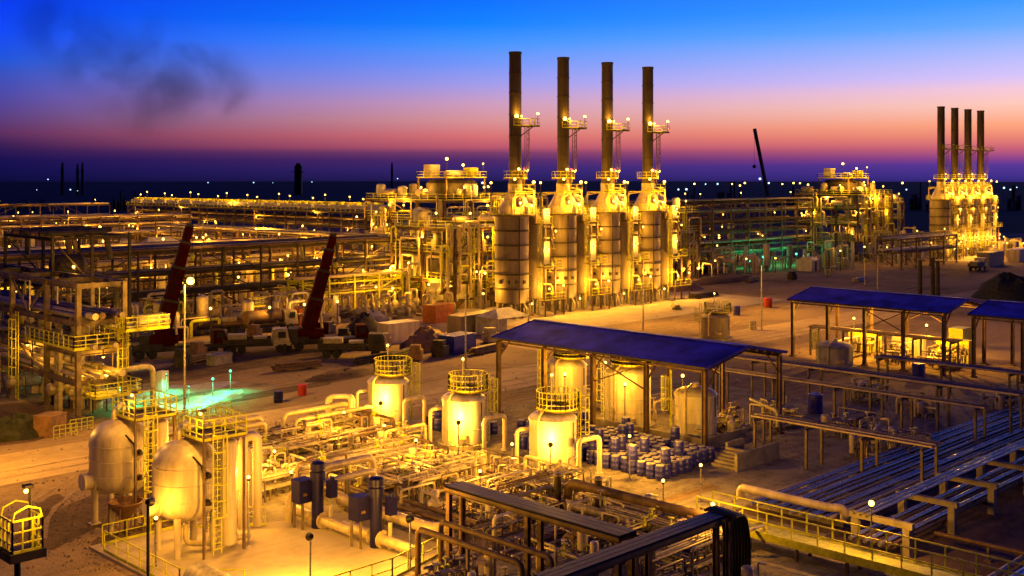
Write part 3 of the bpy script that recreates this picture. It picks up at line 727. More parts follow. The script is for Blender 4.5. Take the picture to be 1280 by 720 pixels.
pipe_rack('close tiered rack directly behind the long dark rack at left', (50,168,0), 'u', 72, 7, [2.5,5,7.5,9.6], 4.5, 6, lamps=9, lp=420, braces=False)
pipe_rack('crowded mid rack with many small lamps at left', (76,236,0), 'u', 72, 8, [3,6,9], 5, 6, lamps=10, lp=600, braces=False)
pipe_rack('crowded far rack with many small lamps at left', (100,282,0), 'u', 56, 8, [3,6,9,11], 5, 5, lamps=9, lp=700, braces=False)
def module(label, u0, u1, v0, v1, levels, roof=None, dens=1.0, lampp=1500, nl=9, group='process modules'):
    t = thing('process_module', label, 'process module', (u0,v0,0), group)
    W, D = u1-u0, v1-v0
    nx, ny = max(1,round(W/7)), max(1,round(D/7))
    H = levels[-1]
    for i in range(nx+1):
        for j in range(ny+1):
            if 0 < i < nx and 0 < j < ny: continue
            x, y = W*i/nx, D*j/ny
            MB().ibeam((x,y,0),(x,y,H),.4,.4).build('column', M['rust'], t)
    for li, z in enumerate(levels):
        b = MB().box(.2,W-.2,.2,D-.2,z-.08,z)
        for i in range(nx+1): b.ibeam((W*i/nx,0,z-.3),(W*i/nx,D,z-.3),.25,.4)
        for y in (0,D): b.ibeam((0,y,z-.3),(W,y,z-.3),.25,.42)
        d = b.build('floor_deck', M['rust'], t)
        MB().rail([(0,0,z),(W,0,z),(W,D,z),(0,D,z),(0,0,z)], 1.15, .09, 2.4).build('railing', M['yellow'], d)
        zt = levels[li+1] if li+1 < len(levels) else z+3.5
        for k in range(int(6*dens)):                      # equipment on the deck edge facing the camera
            x, y = (random.uniform(1.5,W-1.5), random.uniform(.8,3)) if k%2 else (random.uniform(.8,3), random.uniform(1.5,D-1.5))
            q = random.random()
            if q < .4: MB().vessel((x,y,z+.5), random.uniform(.5,1.0), min(zt-z-.8, random.uniform(2,3.6)), 12).build('upright_drum', M['white2' if q<.2 else 'cladr'], t)
            elif q < .75: MB().vessel((max(0,x-1.8),y,z+1.4), random.uniform(.45,.8), 3.6, 12, 'x' if k%2 else 'y').build('exchanger', M['clad'], t)
            else: MB().cbox((x,y,z), 1.4,1.2,1.9).bar((x-.6,y,z+1.9),(x+.6,y,z+1.9),.2).build('cabinet', M['cream'], t)
    for k in range(int(22*dens)):
        s = k%2; q = random.uniform(.5,(W if s else D)-.5); off = random.uniform(-.9,-.3)
        z0, z1 = sorted((random.uniform(0,H*.5), random.uniform(H*.4,H+1.5)))
        q2 = min(max(q+random.uniform(-8,8), .3), (W if s else D)-.3)
        pts = [(q,off,z0),(q,off,z1),(q2,off,z1),(q2,off,max(.3,z1-random.uniform(1,5)))]
        if not s: pts = [(p[1],p[0],p[2]) for p in pts]
        MB().tube(pts, random.uniform(.1,.3), 7, rad=.6, bend=3).build('pipe', M[random.choice(('clad','cladr','clad','yellow'))], t)
    for li, z in enumerate(levels):
        z0 = levels[li-1] if li else 0
        for i in range(0,nx,2): MB().bar((W*i/nx,-.05,z0),(W*(i+1)/nx,-.05,z-.3),.16).build('brace', M['rust'], t)
        for j in range(1,ny,2): MB().bar((-.05,D*j/ny,z0),(-.05,D*(j+1)/ny,z-.3),.16).build('brace', M['rust'], t)
    for k in range(3):
        x = W*(k+.6)/3.4
        MB().ladder(x,-.25,levels[0]*0,H,-math.pi/2,True,.6,.08,.5).build('ladder', M['yellow'], t)
    def lamp(x,y,z,h,p,br=.3):
        l = MB().bar((x,y,z),(x,y,z+h),.09).lathe([(.06,z+h),(br,z+h+.04),(br,z+h+.1)], (x,y,0), 8).build('lamp', M['dark'], t)
        MB().sphere((x,y,z+h+.1+br*.8), br, 8).build('bulb', M['bulb'], l)
        if p: light((x-.3,y-.3,z+h+.1+br*2.0), p, SOD, .15, t)
    for k in range(nl):
        z = levels[-1-(k%3)] if k%5 else levels[k%len(levels)]
        s = k%2; q = (k*.37)%1
        x, y = (W*(.08+.84*q), -.3) if s else (-.3, D*(.08+.84*q))
        lamp(x, y, z, 2.2, lampp*(.7 if z >= levels[-2] else .2), .18)
    if roof:
        roof(t, W, D, H, lamp)
    return t
def drum_roof(t, W, D, H, lamp):
    c = (W*.42, D*.46)
    MB().lathe([(4.6,H+.1),(5.2,H+.4),(5.2,H+3.2),(4.4,H+3.9),(1e-3,H+4.0)], (*c,0), 28).build('cooling_drum', M['dark'], t)
    d = MB().box(c[0]-5.5,c[0]+5.5,c[1]-4.5,c[1]+4.5,H+4.2,H+4.32).build('top_deck', M['rust'], t)
    for x in (-5.2,5.2):
        for y in (-4.2,4.2): MB().bar((c[0]+x,c[1]+y,H),(c[0]+x,c[1]+y,H+4.2),.3).build('post', M['rust'], t)
    P = [(c[0]-5.5,c[1]-4.5,H+4.32),(c[0]+5.5,c[1]-4.5,H+4.32),(c[0]+5.5,c[1]+4.5,H+4.32),(c[0]-5.5,c[1]+4.5,H+4.32),(c[0]-5.5,c[1]-4.5,H+4.32)]
    MB().rail(P, 1.2, .1, 2).build('railing', M['yellow'], d)
    MB().vessel((c[0]-3.5,c[1]-2,H+4.9), .9, 5, 14, 'x').build('exchanger', M['white2'], t)
    MB().cbox((c[0]+3,c[1]-2.5,H+4.32),2.2,2,2).build('cabinet', M['yellow'], t)
    MB().cbox((c[0]-3.4,c[1]+2.2,H+4.32),2.6,2,2.6).build('cabinet', M['cream'], t)
    lamp(c[0]-2.2,c[1]-1,H+4.32,3.4,700,.32); lamp(c[0]-.5,c[1]-4,H+4.32,2.2,600,.26); lamp(c[0]+4.8,c[1]-4.2,H+4.32,2.6,300,.16)
    lamp(c[0]-4,c[1]-6.5,H,1.6,1500,.2); lamp(c[0]+4.5,c[1]-6,H,2.2,1500,.22); lamp(c[0]-6.5,c[1]+2,H,1.8,1300,.22)
module('tall lit process module with round drum and yellow decks, left of the big stacks', 140, 168, 158, 182, [5,9.5,13.5,17], drum_roof, 1.6, 1500, 12)
module('lower lit process structure left of the first big furnace', 121, 139, 134, 150, [4.5,9,13], None, 1.2, 1200, 8)
module('far lit process module with drum on top, left of the distant stacks', 265, 284, 140, 158, [5,9.5,13.5,17], drum_roof, 1.1, 2200, 9)
module('small lit platform block beside the distant process module', 286, 303, 146, 158, [5,10,14.5], None, .8, 2200, 6)
module('lit platforms behind the first big furnace', 172, 196, 140, 152, [5,10,14], None, .9, 1500, 7)

# yellow lit pump yard before the lower structure
def pump(label, loc, rz=0):
    t = thing('pump_set', label, 'pump', loc, 'pumps in the yellow lit pump yard', rz)
    MB().box(-1.5,1.5,-.6,.6,0,.35).build('skid', M['conc'], t)
    MB().cyl((-1.3,0,.95), .5, 1.4, 14, 'x').cbox((-.6,0,1.35),.4,.5,.3).build('motor', M['cladr'], t)
    MB().cyl((.1,0,.95), .12, .5, 8, 'x').build('coupling', M['yellow'], t)
    MB().lathe([(.3,0),(.7,.1),(.7,.5),(.3,.6)], (.6,0,.95), 16, True, 'x').build('pump_casing', M['clad'], t)
    MB().tube([(.9,0,1.4),(.9,0,3.0),(.9,1.6,3.0),(.9,1.6,.3)], .2, 8, rad=.5).build('discharge_pipe', M['clad'], t)
    return t
p0 = None
for k in range(12):
    u, v = 103.5+(k%4)*4.6, 131.5+(k//4)*4.3
    lab = '%s pump in the %s row of the yellow lit pump yard' % (ORD[k%4], ['front','middle','back'][k//4])
    if p0 is None: p0 = pump(lab, (u,v,0))
    else: dup(p0, (u,v,0), lab)
pipe_rack('low pipe rack at the back of the yellow lit pump yard', (100,146,0), 'u', 20, 4, [3,5.2], 5, 5, cm='yellow', pr=(.12,.26))
for k,(px,py) in enumerate([(452,352),(470,360),(491,362),(536,356),(563,352),(604,370)]):
    lamp_post(G(px,py+28), 3.6, '%s lamp from the left over the yellow lit pump yard' % ORD[k], 900, 'lamp', group='lamps of the pump yard')

# ================================================================== LEFT OPEN FRAME
def left_frame():
    t = thing('steel_frame', 'tall open steel frame with pipes and yellow platforms at the left edge', 'steel frame', (42.3,95.8,0))
    ys = [0,6.6,14.6,22.5,30]; H = 11.9
    for x in (0,4.2):
        for y in ys: MB().ibeam((x,y,0),(x,y,H),.42,.42).cbox((x,y,0),.9,.9,.3).build('column', M['steel'], t)
    for z in (3.4,6.0,8.6,H):
        b = MB()
        for x in (0,4.2): b.ibeam((x,0,z-.25),(x,30,z-.25),.3,.5)
        for y in ys: b.ibeam((0,y,z-.25),(4.2,y,z-.25),.25,.45)
        b.build('beam', M['steel'], t)
    for p, q in (((-.1,6.6,H-.3),(-.1,10.5,8.7)),((-.1,14.6,H-.3),(-.1,10.7,8.7)),((-.1,14.6,.3),(-.1,22.5,3.2)),((-.1,6.6,3.4),(-.1,14.6,6))):
        MB().bar(p, q, .18).build('brace', M['steel'], t)
    for z in (3.5,6.1,8.7):
        for k in range(6):
            r = random.uniform(.12,.34); x = .4+k*.62
            MB().tube([(x,-1.2 if k%3 else .5,z+r),(x,30,z+r)], r, 8).build('pipe', M[random.choice(('clad','cladr','rust'))], t)
    for k in range(10):
        y = random.uniform(1,28); x = random.uniform(.3,3.9)
        MB().tube([(x,y,0),(x,y,random.uniform(4,8)),(x+1,y+random.uniform(1,3),8)], random.uniform(.1,.3), 8, rad=.5).build('riser_pipe', M[random.choice(('clad','cladr'))], t)
    for k in range(46):       # small bore pipes, conduit and stanchions
        x = random.choice((-.15,4.35,random.uniform(.2,4))); y = random.uniform(0,26); z0 = random.choice((.05,3.5,6.1,8.7)); z1 = min(11.5, z0+random.uniform(1.4,4.5))
        P = [(x,y,z0),(x,y,z1)] if k%3 else [(x,y,z0),(x,y,z1),(x,y+random.uniform(.8,3),z1)]
        MB().tube(P, random.choice((.04,.05,.08)), 6).build('small_pipe', M[random.choice(('clad','cladr','dark','yellow'))], t)
    for (y0,y1,x0,x1,z) in ((-1.4,1.8,.9,5.2,1.9),(-2.0,3,3.4,7.6,7.6),(-.5,10,-.6,4.6,6.2)):
        d = MB().box(x0,x1,y0,y1,z-.1,z).build('platform', M['yellow'], t)
        MB().rail([(x0,y1,z),(x0,y0,z),(x1,y0,z),(x1,y1,z)],1.15,.07,1.0,2).build('railing', M['yellow'], d)
    MB().ladder(3.6,-.5,2,9,-1.2,True,.6,.07,.5).build('ladder', M['yellow'], t)
    MB().ladder(-.5,12.2,.2,8.5,math.pi,True,.6,.07,.5).build('ladder', M['yellow'], t)
    for (x,y,z,r,h) in ((2,4,6.3,.8,2.6),(1.6,11,6.3,.6,2.2),(2.4,18,6.3,.9,2.6),(2,9,.4,.9,2.6)):
        MB().vessel((x,y,z), r, h, 16).build('drum', M['cladr'], t)
    MB().vessel((5.2,0,7.9), .75, 3.4, 16, 'x').build('filter_vessel', M['cladr'], t)
    MB().tube([(3.6,-.3,3.9),(7.1,.2,3.9),(7.1,.2,.05)], .27, 10, rad=.9).build('duct_pipe', M['cladr'], t)
    for (x,y,z) in ((2,-.6,5.4),(-.4,10,5.6),(3,18,5.8)):
        l = MB().bar((x,y,z+.7),(x,y,z+.15),.06).cbox((x,y,z),.4,.4,.12).build('lamp', M['dark'], t)
        MB().sphere((x,y,z-.02),.14,8).build('bulb', M['bulb'], l); light((x,y,z-.32), 260, SOD, .1, t)
    return t
left_frame()
pipe_rack('dark trussed upper frame behind the open steel frame at left', (46,110,0), 'u', 8, 12, [5,10.5,15.3], 4, 5, cm='dark', pm=('dark','rust'), lamps=2, lp=120)
b = MB((0,0,0)).vessel((0,0,0), 1.1, 3.6, 18, 'x').cbox((.8,0,-1.2),.3,1.6,.6).cbox((2.8,0,-1.2),.3,1.6,.6)
solo(b, 'dark_drum', M['dark'], 'dark horizontal drum lying up in the trussed frame at upper left', 'drum', (47.2,113.5,12.2))
lamp_post((49.5,90.4), 12, 'tall lamp post with dazzling lamp left of the first red crane', 5500, style='tall', r=.13, br=.34, aim=(.6,-.8))

# ================================================================== CRANES, TRUCKS
def wheels(t, xs, y, r=.55, wd=.35):
    for x in xs:
        for s in (-1,1):
            w = MB().lathe([(r*.55,-wd/2),(r*.95,-wd/2),(r,-wd*.3),(r,wd*.3),(r*.95,wd/2),(r*.55,wd/2)], (x,s*y,r), 16, True, 'y').build('wheel', M['rubber'], t)
            MB().lathe([(.06,-wd*.42),(r*.56,-wd*.4),(r*.56,wd*.4),(.06,wd*.42)], (x,s*y,r), 12, True, 'y').build('rim', M['cladr'], w)
def mobile_crane(label, loc, rz, elev, azim, length):
    t = thing('mobile_crane', label, 'crane', loc, None, rz)
    MB().box(-5.4,5.6,-1.15,1.15,.75,1.35).box(-5.2,-1.8,-1.2,1.2,1.35,1.7).build('chassis', M['dark'], t)
    wheels(t, (-4.4,-3.0,2.6,4.0), 1.05)
    c = MB().add([(4.0,-1.1,1.35),(5.7,-1.1,1.35),(5.7,1.1,1.35),(4.0,1.1,1.35),(4.0,-1.1,2.9),(5.2,-1.1,2.9),(5.2,1.1,2.9),(4.0,1.1,2.9)],[(3,2,1,0),(4,5,6,7),(0,1,5,4),(1,2,6,5),(2,3,7,6),(3,0,4,7)]).build('cab', M['red'], t)
    MB().add([(5.68,-.95,1.9),(5.68,.95,1.9),(5.3,.95,2.75),(5.3,-.95,2.75)],[(0,1,2,3)]).box(4.4,5.2,-1.12,-1.105,2.0,2.7).build('window', M['glass'], c)
    for x in (-4.8,1.2):
        for s in (-1,1): MB().box(x-.15,x+.15,min(s*1.1,s*2.8),max(s*1.1,s*2.8),.8,1.05).bar((x,s*2.7,.05),(x,s*2.7,.9),.18).cbox((x,s*2.7,0),.6,.6,.08).build('outrigger', M['dark'], t)
    ca, sa = math.cos(azim), math.sin(azim)
    rot = lambda x,y,z: (x*ca-y*sa-1.2, x*sa+y*ca, z)
    def rbox(mb,x0,x1,y0,y1,z0,z1):
        v=[rot(x,y,z) for z in (z0,z1) for y in (y0,y1) for x in (x0,x1)]
        return mb.add(v,[(0,2,3,1),(4,5,7,6),(0,1,5,4),(2,6,7,3),(0,4,6,2),(1,3,7,5)])
    b = MB().cyl((-1.2,0,1.36), .9, .3, 20); rbox(b,-1.9,1.3,-1.1,1.1,1.66,2.6); rbox(b,-1.3,.2,-.9,-.3,2.6,3.4); rbox(b,-1.3,.2,.3,.9,2.6,3.4)
    b.build('turntable_house', M['red'], t)
    b = MB(); rbox(b,-3.0,-1.92,-1.25,1.25,1.5,2.7); b.build('counterweight', M['dark'], t)
    b = MB(); rbox(b,.2,1.9,.95,1.75,1.66,3.1); oc = b.build('operator_cab', M['red'], t)
    b = MB(); rbox(b,1.905,1.93,1.0,1.7,2.2,3.0); rbox(b,.5,1.7,1.76,1.775,2.2,3.0); b.build('window', M['glass'], oc)
    piv = Vector(rot(-.5,0,3.1)); d = Vector((math.cos(elev)*ca, math.cos(elev)*sa, math.sin(elev)))
    f = [0,.5,.82,1.0]
    bm = MB().bar(piv-d*.4, piv+d*length*.30, 1.75, 1.75).bar(piv+d*length*.30, piv+d*length*.62, 1.45, 1.5).build('boom', M['red'], t)
    MB().bar(piv+d*length*.62, piv+d*length*.86, 1.15, 1.2).bar(piv+d*length*.86, piv+d*length, .9, .95).build('boom_section', M['red'], bm)
    nrm = Vector((-sa,ca,0)); upv = nrm.cross(d).normalized()*-1
    for f_, w_ in ((.30,1.8),(.62,1.5),(.86,1.2)):
        MB().bar(piv+d*(length*f_-.25), piv+d*(length*f_+.05), w_, w_*1.04).build('boom_collar', M['dark'], bm)
    for f0_, f1_ in ((.02,.28),(.33,.60)):
        MB().tube([piv+d*length*f0_+nrm*-.95, piv+d*length*f1_+nrm*-.85], .07, 6).build('boom_hose', M['black'], bm)
    tip = piv+d*length
    MB().cbox((tip.x,tip.y,tip.z-.3), .8,.8,.7).build('boom_head', M['dark'], bm)
    MB().tube([rot(1.1,0,2.3), piv+d*length*.34], .16, 8).build('lift_ram', M['clad'], t)
    hk = tip+Vector((.35*ca,.35*sa,0))
    MB().tube([hk, hk-Vector((0,0,3.2))], .03, 5).build('hoist_rope', M['black'], t)
    MB().lathe([(.05,.5),(.28,.35),(.28,.05),(.1,-.25)], hk-Vector((0,0,3.7)), 10).build('hook_block', M['yellow'], t)
    return t
# booms lean right and a little away
c1 = G(222,445); c2 = G(404,436)
mobile_crane('left red mobile crane, thick boom raised, parked beside the green lit ground', (*c1,0), math.radians(-20), math.radians(76), math.radians(-12), 12.6)
mobile_crane('right red mobile crane with raised boom, in front of the pump yard', (*c2,0), math.radians(-30), math.radians(75), math.radians(-4), 11.2)
def truck(label, loc, rz, cabm, loadm=None, kind='flat'):
    t = thing('flatbed_truck', label, 'truck', loc, None, rz)
    MB().box(-4,3.6,-.5,.5,.75,1.0).box(-4.1,1.6,-1.2,1.2,1.05,1.25).build('chassis', M['dark'], t)
    wheels(t, (-3.0,-1.9,2.6), 1.0, .5, .32)
    c = MB().add([(1.8,-1.15,.8),(3.9,-1.15,.8),(3.9,1.15,.8),(1.8,1.15,.8),(1.8,-1.1,2.8),(3.5,-1.1,2.8),(3.5,1.1,2.8),(1.8,1.1,2.8)],[(3,2,1,0),(4,5,6,7),(0,1,5,4),(1,2,6,5),(2,3,7,6),(3,0,4,7)]).build('cab', M[cabm], t)
    MB().add([(3.83,-1.0,1.75),(3.83,1.0,1.75),(3.58,1.0,2.65),(3.58,-1.0,2.65)],[(0,1,2,3)]).box(2.4,3.3,-1.17,-1.15,1.75,2.5).box(2.4,3.3,1.15,1.17,1.75,2.5).build('window', M['glass'], c)
    for s in (-.8,.8): MB().cbox((3.92,s,.95),.06,.3,.2).build('headlight', M['white2'], c)
    if kind == 'flat':
        b = MB()
        for x in (-4.05,-1.2,1.55):
            for s in (-1.15,1.15): b.bar((x,s,1.25),(x,s,1.9),.1)
        for s in (-1.18,1.18): b.box(-4.1,1.6,s-.03,s+.03,1.3,1.75)
        b.build('side_board', M[loadm or 'dark'], t)
        MB().cbox((-2.4,.1,1.26),2.2,1.6,1.0).cbox((.3,-.2,1.26),1.6,1.5,.7).build('load', M['cladr'], t)
    else:
        MB().cyl((-3.9,0,2.1), 1.0, 5.2, 18, 'x').box(-3.5,-3.2,-.9,.9,1.25,1.5).box(.5,.8,-.9,.9,1.25,1.5).build('tank_body', M[loadm or 'white2'], t)
    return t
truck('dark flatbed truck with pale cab parked between the two red cranes', (*G(322,440),0), math.radians(-30), 'cladr')
truck('dim flatbed truck with dark cab behind the left crane', (*G(262,418),0), math.radians(160), 'dark', 'rust')
truck('low dark lorry parked at the right of the right hand crane', (*G(442,446),0), math.radians(-42), 'dark')
truck('dim tanker truck behind the right crane near the orange boxes', (*G(338,414),0), math.radians(0), 'cladr', 'rust', 'tank')
truck('small pale truck on the sand by the distant furnaces', (*G(1222,338),0), math.radians(10), 'white2')
truck('dim truck on the dark sand right of the big furnaces', (*G(905,338),0), math.radians(15), 'cladr')
truck('second dim truck on the far sand under the green glow', (*G(868,341),0), math.radians(100), 'cladr')
# far crane on the skyline
t = thing('distant_crane', 'far dark crane boom leaning left against the sunset, its hook hanging', 'crane', (*DX(966,520),0))
dR = Vector((1/R2,-1/R2,0))
MB().bar((0,0,2.2),dR*-8.5+Vector((0,0,44.5)),1.1,1.3).build('boom', M['dark'], t)
MB().box(-3,3,-1.6,1.6,.6,2.6).build('carrier', M['dark'], t)
tip = dR*-8.6+Vector((0,0,44.5))
MB().tube([tip, tip-Vector((0,0,17))], .06, 5).build('hoist_rope', M['black'], t)
MB().sphere(tip-Vector((0,0,17.6)), .9, 8).build('hook_block', M['dark'], t)

# ================================================================== CONTAINERS, SHEDS, SHEETS, BINS
def container(label, loc, rz, L, W, H, m, cat='container', name='container'):
    t = thing(name, label, cat, loc, None, rz)
    n = int(L/.28); P = []
    for k in range(n+1):
        P.append((-L/2+L*k/n, -W/2+(.06 if k%2 else 0)))
    out = P+[(x,-y) for x,y in reversed(P)]
    b = MB().poly(out, .12, H-.08); b.build('body', M[m], t)
    MB().box(-L/2-.04,L/2+.04,-W/2-.03,W/2+.03,H-.08,H).box(-L/2-.04,L/2+.04,-W/2-.03,W/2+.03,0,.14).build('frame', M[m], t)
    for s in (-.25,.25): MB().box(L/2+.03,L/2+.07,W*s-W*.23,W*s+W*.23,.2,H-.15).bar((L/2+.1,W*s,.2),(L/2+.1,W*s,H-.15),.04).build('door', M[m], t)
    return t
PI = math.pi
container('pale container at the left end of the row behind the front lot', (*G(498,427),0), 0, 5, 2.4, 2.6, 'cream')
container('grey container next to the tent roof left of the front canopy', (*G(592,416),0), .1, 8, 2.5, 2.7, 'shell')
container('blue skip standing before the grey container', (*G(572,440),0), .15, 4.2, 2.4, 2.2, 'bplas', 'skip', 'skip')
container('orange box with open side, behind the right red crane', (*G(374,405),0), .3, 2.6, 2.2, 2.4, 'orange', 'box', 'site_box')
container('narrow orange cabinet beside the open orange box', (*G(357,405),0), .3, 1.4, 1.8, 2.4, 'orange', 'box', 'site_box')
container('orange generator cabin in front of the pump yard', (*G(548,402),0), .2, 4.4, 2.4, 2.6, 'orange', 'cabin', 'site_cabin')
container('brown wooden crate at the foot of the left frame', (*G(63,543),0), .5, 2.0, 1.7, 1.7, 'tarp', 'crate', 'crate')
container('yellow lit container at the right edge by the distant furnaces', (*G(1278,326),0), 0, 12, 3, 3.2, 'cream')
container('grey equipment hut beside the distant furnaces', (*G(1238,332),0), 0, 9, 3, 3.4, 'cladr', 'hut', 'equipment_hut')
container('yellow cabinet under the right hand canopy', (*G(1200,431),0), .0, 2.6, 1.8, 2.2, 'yellow', 'cabinet', 'equipment_cabinet')
t = thing('shed', 'small white gabled shed alone on the dim sand at right', 'shed', (*G(1010,338),0), None, .2)
MB().add([(-2.6,-1.8,0),(2.6,-1.8,0),(2.6,1.8,0),(-2.6,1.8,0),(-2.6,-1.8,2.6),(2.6,-1.8,2.6),(2.6,1.8,2.6),(-2.6,1.8,2.6),(-2.6,0,3.4),(2.6,0,3.4)],[(0,1,5,4),(2,3,7,6),(1,2,6,9,5),(3,0,4,8,7)]).build('wall', M['white2'], t)
MB().add([(-2.8,-2.0,2.52),(2.8,-2.0,2.52),(2.8,0,3.46),(-2.8,0,3.46),(-2.8,2.0,2.52),(2.8,2.0,2.52)],[(0,1,2,3),(3,2,5,4)]).build('roof', M['white2'], t)
MB().box(-.5,.6,-1.84,-1.8,0,2.1).build('door', M['dark'], t)
def tent(label, loc, rz, L, W, h, H):
    t = thing('tent', label, 'tent', loc, None, rz)
    v = [(-L/2,-W/2,h),(L/2,-W/2,h),(L/2,W/2,h),(-L/2,W/2,h),(-L/5,0,H),(L/5,0,H)]
    MB().add(v,[(0,1,5,4),(1,2,5),(2,3,4,5),(3,0,4),(3,2,1,0)]).build('roof', M['tarpw'], t)
    for x in (-L/2+.1,L/2-.1):
        for y in (-W/2+.1,W/2-.1): MB().bar((x,y,0),(x,y,h),.14).build('post', M['galv'], t)
    MB().box(-L/2+.2,L/2-.2,W/2-.16,W/2-.12,0,h).build('side_sheet', M['tarpw'], t)
    return t
tent('pale hipped shelter roof just left of the front canopy', (*G(628,418),0), 0, 6, 4.5, 2.5, 3.6)
tent('grey tent with pitched roof under the racks at left', (*G(200,352),0), 0, 12, 9, 6.0, 9.2)
def wrap(label, loc, rz, W, D, H):
    t = thing('sheeted_scaffold', label, 'scaffold', loc, None, rz)
    n = 14; v = []; m = 10
    for i in range(n+1):
        for j in range(m+1):
            v.append((-W/2+W*i/n, -D/2+.16*math.sin(i*2.3+j*.9)*math.sin(j*1.7+i)+.05, .2+(H-.2)*j/m))
    f = [(i*(m+1)+j,(i+1)*(m+1)+j,(i+1)*(m+1)+j+1,i*(m+1)+j+1) for i in range(n) for j in range(m)]
    MB().add(v,f,True).box(-W/2,-W/2+.06,-D/2,D/2,.2,H).box(W/2-.06,W/2,-D/2,D/2,.2,H).build('sheet', M['tarpw'], t)
    b = MB()
    for x in (-W/2-.1,0,W/2+.1):
        for y in (-D/2-.15,D/2): b.bar((x,y,0),(x,y,H+.9),.1)
    for z in (H*.33,H*.66,H+.6): b.bar((-W/2-.1,D/2,z),(W/2+.1,D/2,z),.1)
    b.build('scaffold_tube', M['galv'], t)
    return t
wrap('tall pale sheeted scaffold left of the first furnace', (*G(559,376),0), -math.pi/4, 6.6, 3, 7.2)
wrap('lower pale sheeted scaffold beside the tall sheeted one', (*G(516,372),0), -math.pi/4, 5.4, 3, 6.4)
def heap(label, loc, rx, ry, h, m, name='tarp_heap', cat='heap', seed=1):
    rnd = random.Random(seed); n, r = 18, 7; v = []; f = []
    for i in range(r+1):
        for k in range(n):
            a = 2*PI*k/n; q = i/r; jj = 1+rnd.uniform(-.12,.12)
            v.append((rx*q*math.cos(a)*jj, ry*q*math.sin(a)*jj, max(0,h*(1-q**2.2)*(1+rnd.uniform(-.18,.18)))-(.05 if i == r else 0)))
    for i in range(r):
        for k in range(n): f.append((i*n+k,(i+1)*n+k,(i+1)*n+(k+1)%n,i*n+(k+1)%n))
    b = MB().add(v,f,False)
    return solo(b, name, M[m], label, cat, loc)
heap('big brown tarpaulin heap left of the blue skip', (*G(534,436),0), 4.2, 2.6, 2.5, 'tarp', seed=1)
heap('dark covered heap right of the right crane', (*G(455,418),0), 3.4, 2.4, 2.6, 'dark', seed=2)
heap('grey pointed heap of sheets in the pump yard', (*G(466,402),0), 3.0, 1.6, 1.6, 'tarpw', seed=3)
heap('dark brushwood heap at the right edge above the far canopy', (*G(1262,372),0), 7, 6, 4.0, 'leafd', seed=4)
heap('pile of dark debris by the left frame', (*G(20,545),0), 3, 2, 1.6, 'leafd', seed=5)
heap('low sand heap on the lot near the red barrel', (*G(430,470),0), 5, 1.6, .7, 'soil', seed=6)
heap('bright rubble heap on the dim sand at far right', (*G(855,362),0), 5, 3, 1.6, 'tarp', seed=7)
heap('long earth bank on the far sand behind the apron', (*G(905,352),0), 12, 3, 1.5, 'soil', seed=8)
def barrel(uv, label, m, r=.42, h=1.0, cat='barrel', name='barrel', group=None):
    t = thing(name, label, cat, (*uv,0), group)
    MB().lathe([(r*.94,0),(r,.03),(r,h*.32),(r*1.05,h*.335),(r,h*.35),(r,h*.65),(r*1.05,h*.665),(r,h*.68),(r,h*.97),(r*.94,h)], n=18).build('body', M[m], t)
    MB().cyl((0,0,h), r*.9, .015, 18).cyl((r*.5,0,h+.015), .05, .03, 8).build('lid', M[m], t)
    return t
M['redb'] = mat('red_barrel_paint', (.45,.03,.02), .5)
barrel(G(378,494), 'red barrel alone beside the main road', 'redb', .45, 1.05)
barrel(G(348,503), 'violet barrel left of the red one beside the road', 'purple', .45, 1.05)
barrel(G(960,384), 'red barrel on the sandy apron left of the right canopy', 'redb', .7, 1.5)
barrel(G(921,394), 'dark blue barrel on the sandy apron', 'bplas', .55, 1.4)
barrel(G(941,412), 'pale barrel on the sandy apron near the yard tank', 'cladr', .5, 1.2)
barrel(G(1019,516), 'large bright blue water barrel among the right pipe racks', 'bplas', .68, 1.7)
barrel(G(1148,473), 'bright blue barrel in front of the right canopy', 'bplas', .68, 1.6)
# scattered site stock on the lot: bundles, pallets
def bundle(label, uv, rz, L, n, m):
    t = thing('pipe_bundle', label, 'pipe bundle', (*uv,0), 'pipe bundles lying on the lot', rz)
    MB().box(-L*.3-.1,-L*.3+.1,-.8,.8,0,.14).box(L*.3-.1,L*.3+.1,-.8,.8,0,.14).build('sleeper', M['rust'], t)
    b = MB(); k = 0
    for row in range(3):
        for i in range(n-row): b.tube([(-L/2+random.uniform(-.3,.3),(i-(n-row-1)/2)*.27,.28+row*.24),(L/2+random.uniform(-.3,.3),(i-(n-row-1)/2)*.27,.28+row*.24)], .125, 7)
    b.build('pipes', M[m], t); return t
SP = [(250,452,.3,'in front of the left crane'),(285,446,1.1,'left of the white cabbed truck'),(470,452,.1,'right of the right crane lorry'),(372,462,-.2,'on the bare sand before the right crane'),(505,446,.4,'before the brown tarpaulin heap'),(610,440,.2,'before the tent roof'),(300,396,.6,'behind the flatbed truck'),(430,398,.2,'at the edge of the pump yard'),(845,385,.7,'on the apron beside the fourth furnace'),(1075,352,.1,'on the far sand right of the shed'),(880,372,0,'on the bank of the far sand'),(940,352,.3,'below the green glow')]
for px,py,rz,tx in SP: bundle('stack of steel pipes lying '+tx, G(px,py), rz, random.uniform(5,7), random.choice((4,5,6)), random.choice(('rust','cladr','dark')))
def pallet(label, uv, rz, m, s=1.0):
    t = thing('pallet_load', label, 'pallet', (*uv,0), 'loaded pallets on the lot', rz)
    b = MB()
    for y in (-.5,0,.5): b.box(-.6,.6,y-.06,y+.06,0,.1)
    for k in range(5): b.box(-.6+k*.26,-.44+k*.26,-.6,.6,.1,.14)
    b.build('pallet', M['tarp'], t)
    MB().box(-.52*s,.5*s,-.55*s,.5*s,.143,.9*s).box(-.4*s,.3*s,-.4*s,.45*s,.9*s+.003,1.3*s).build('load', M[m], t)
    return t
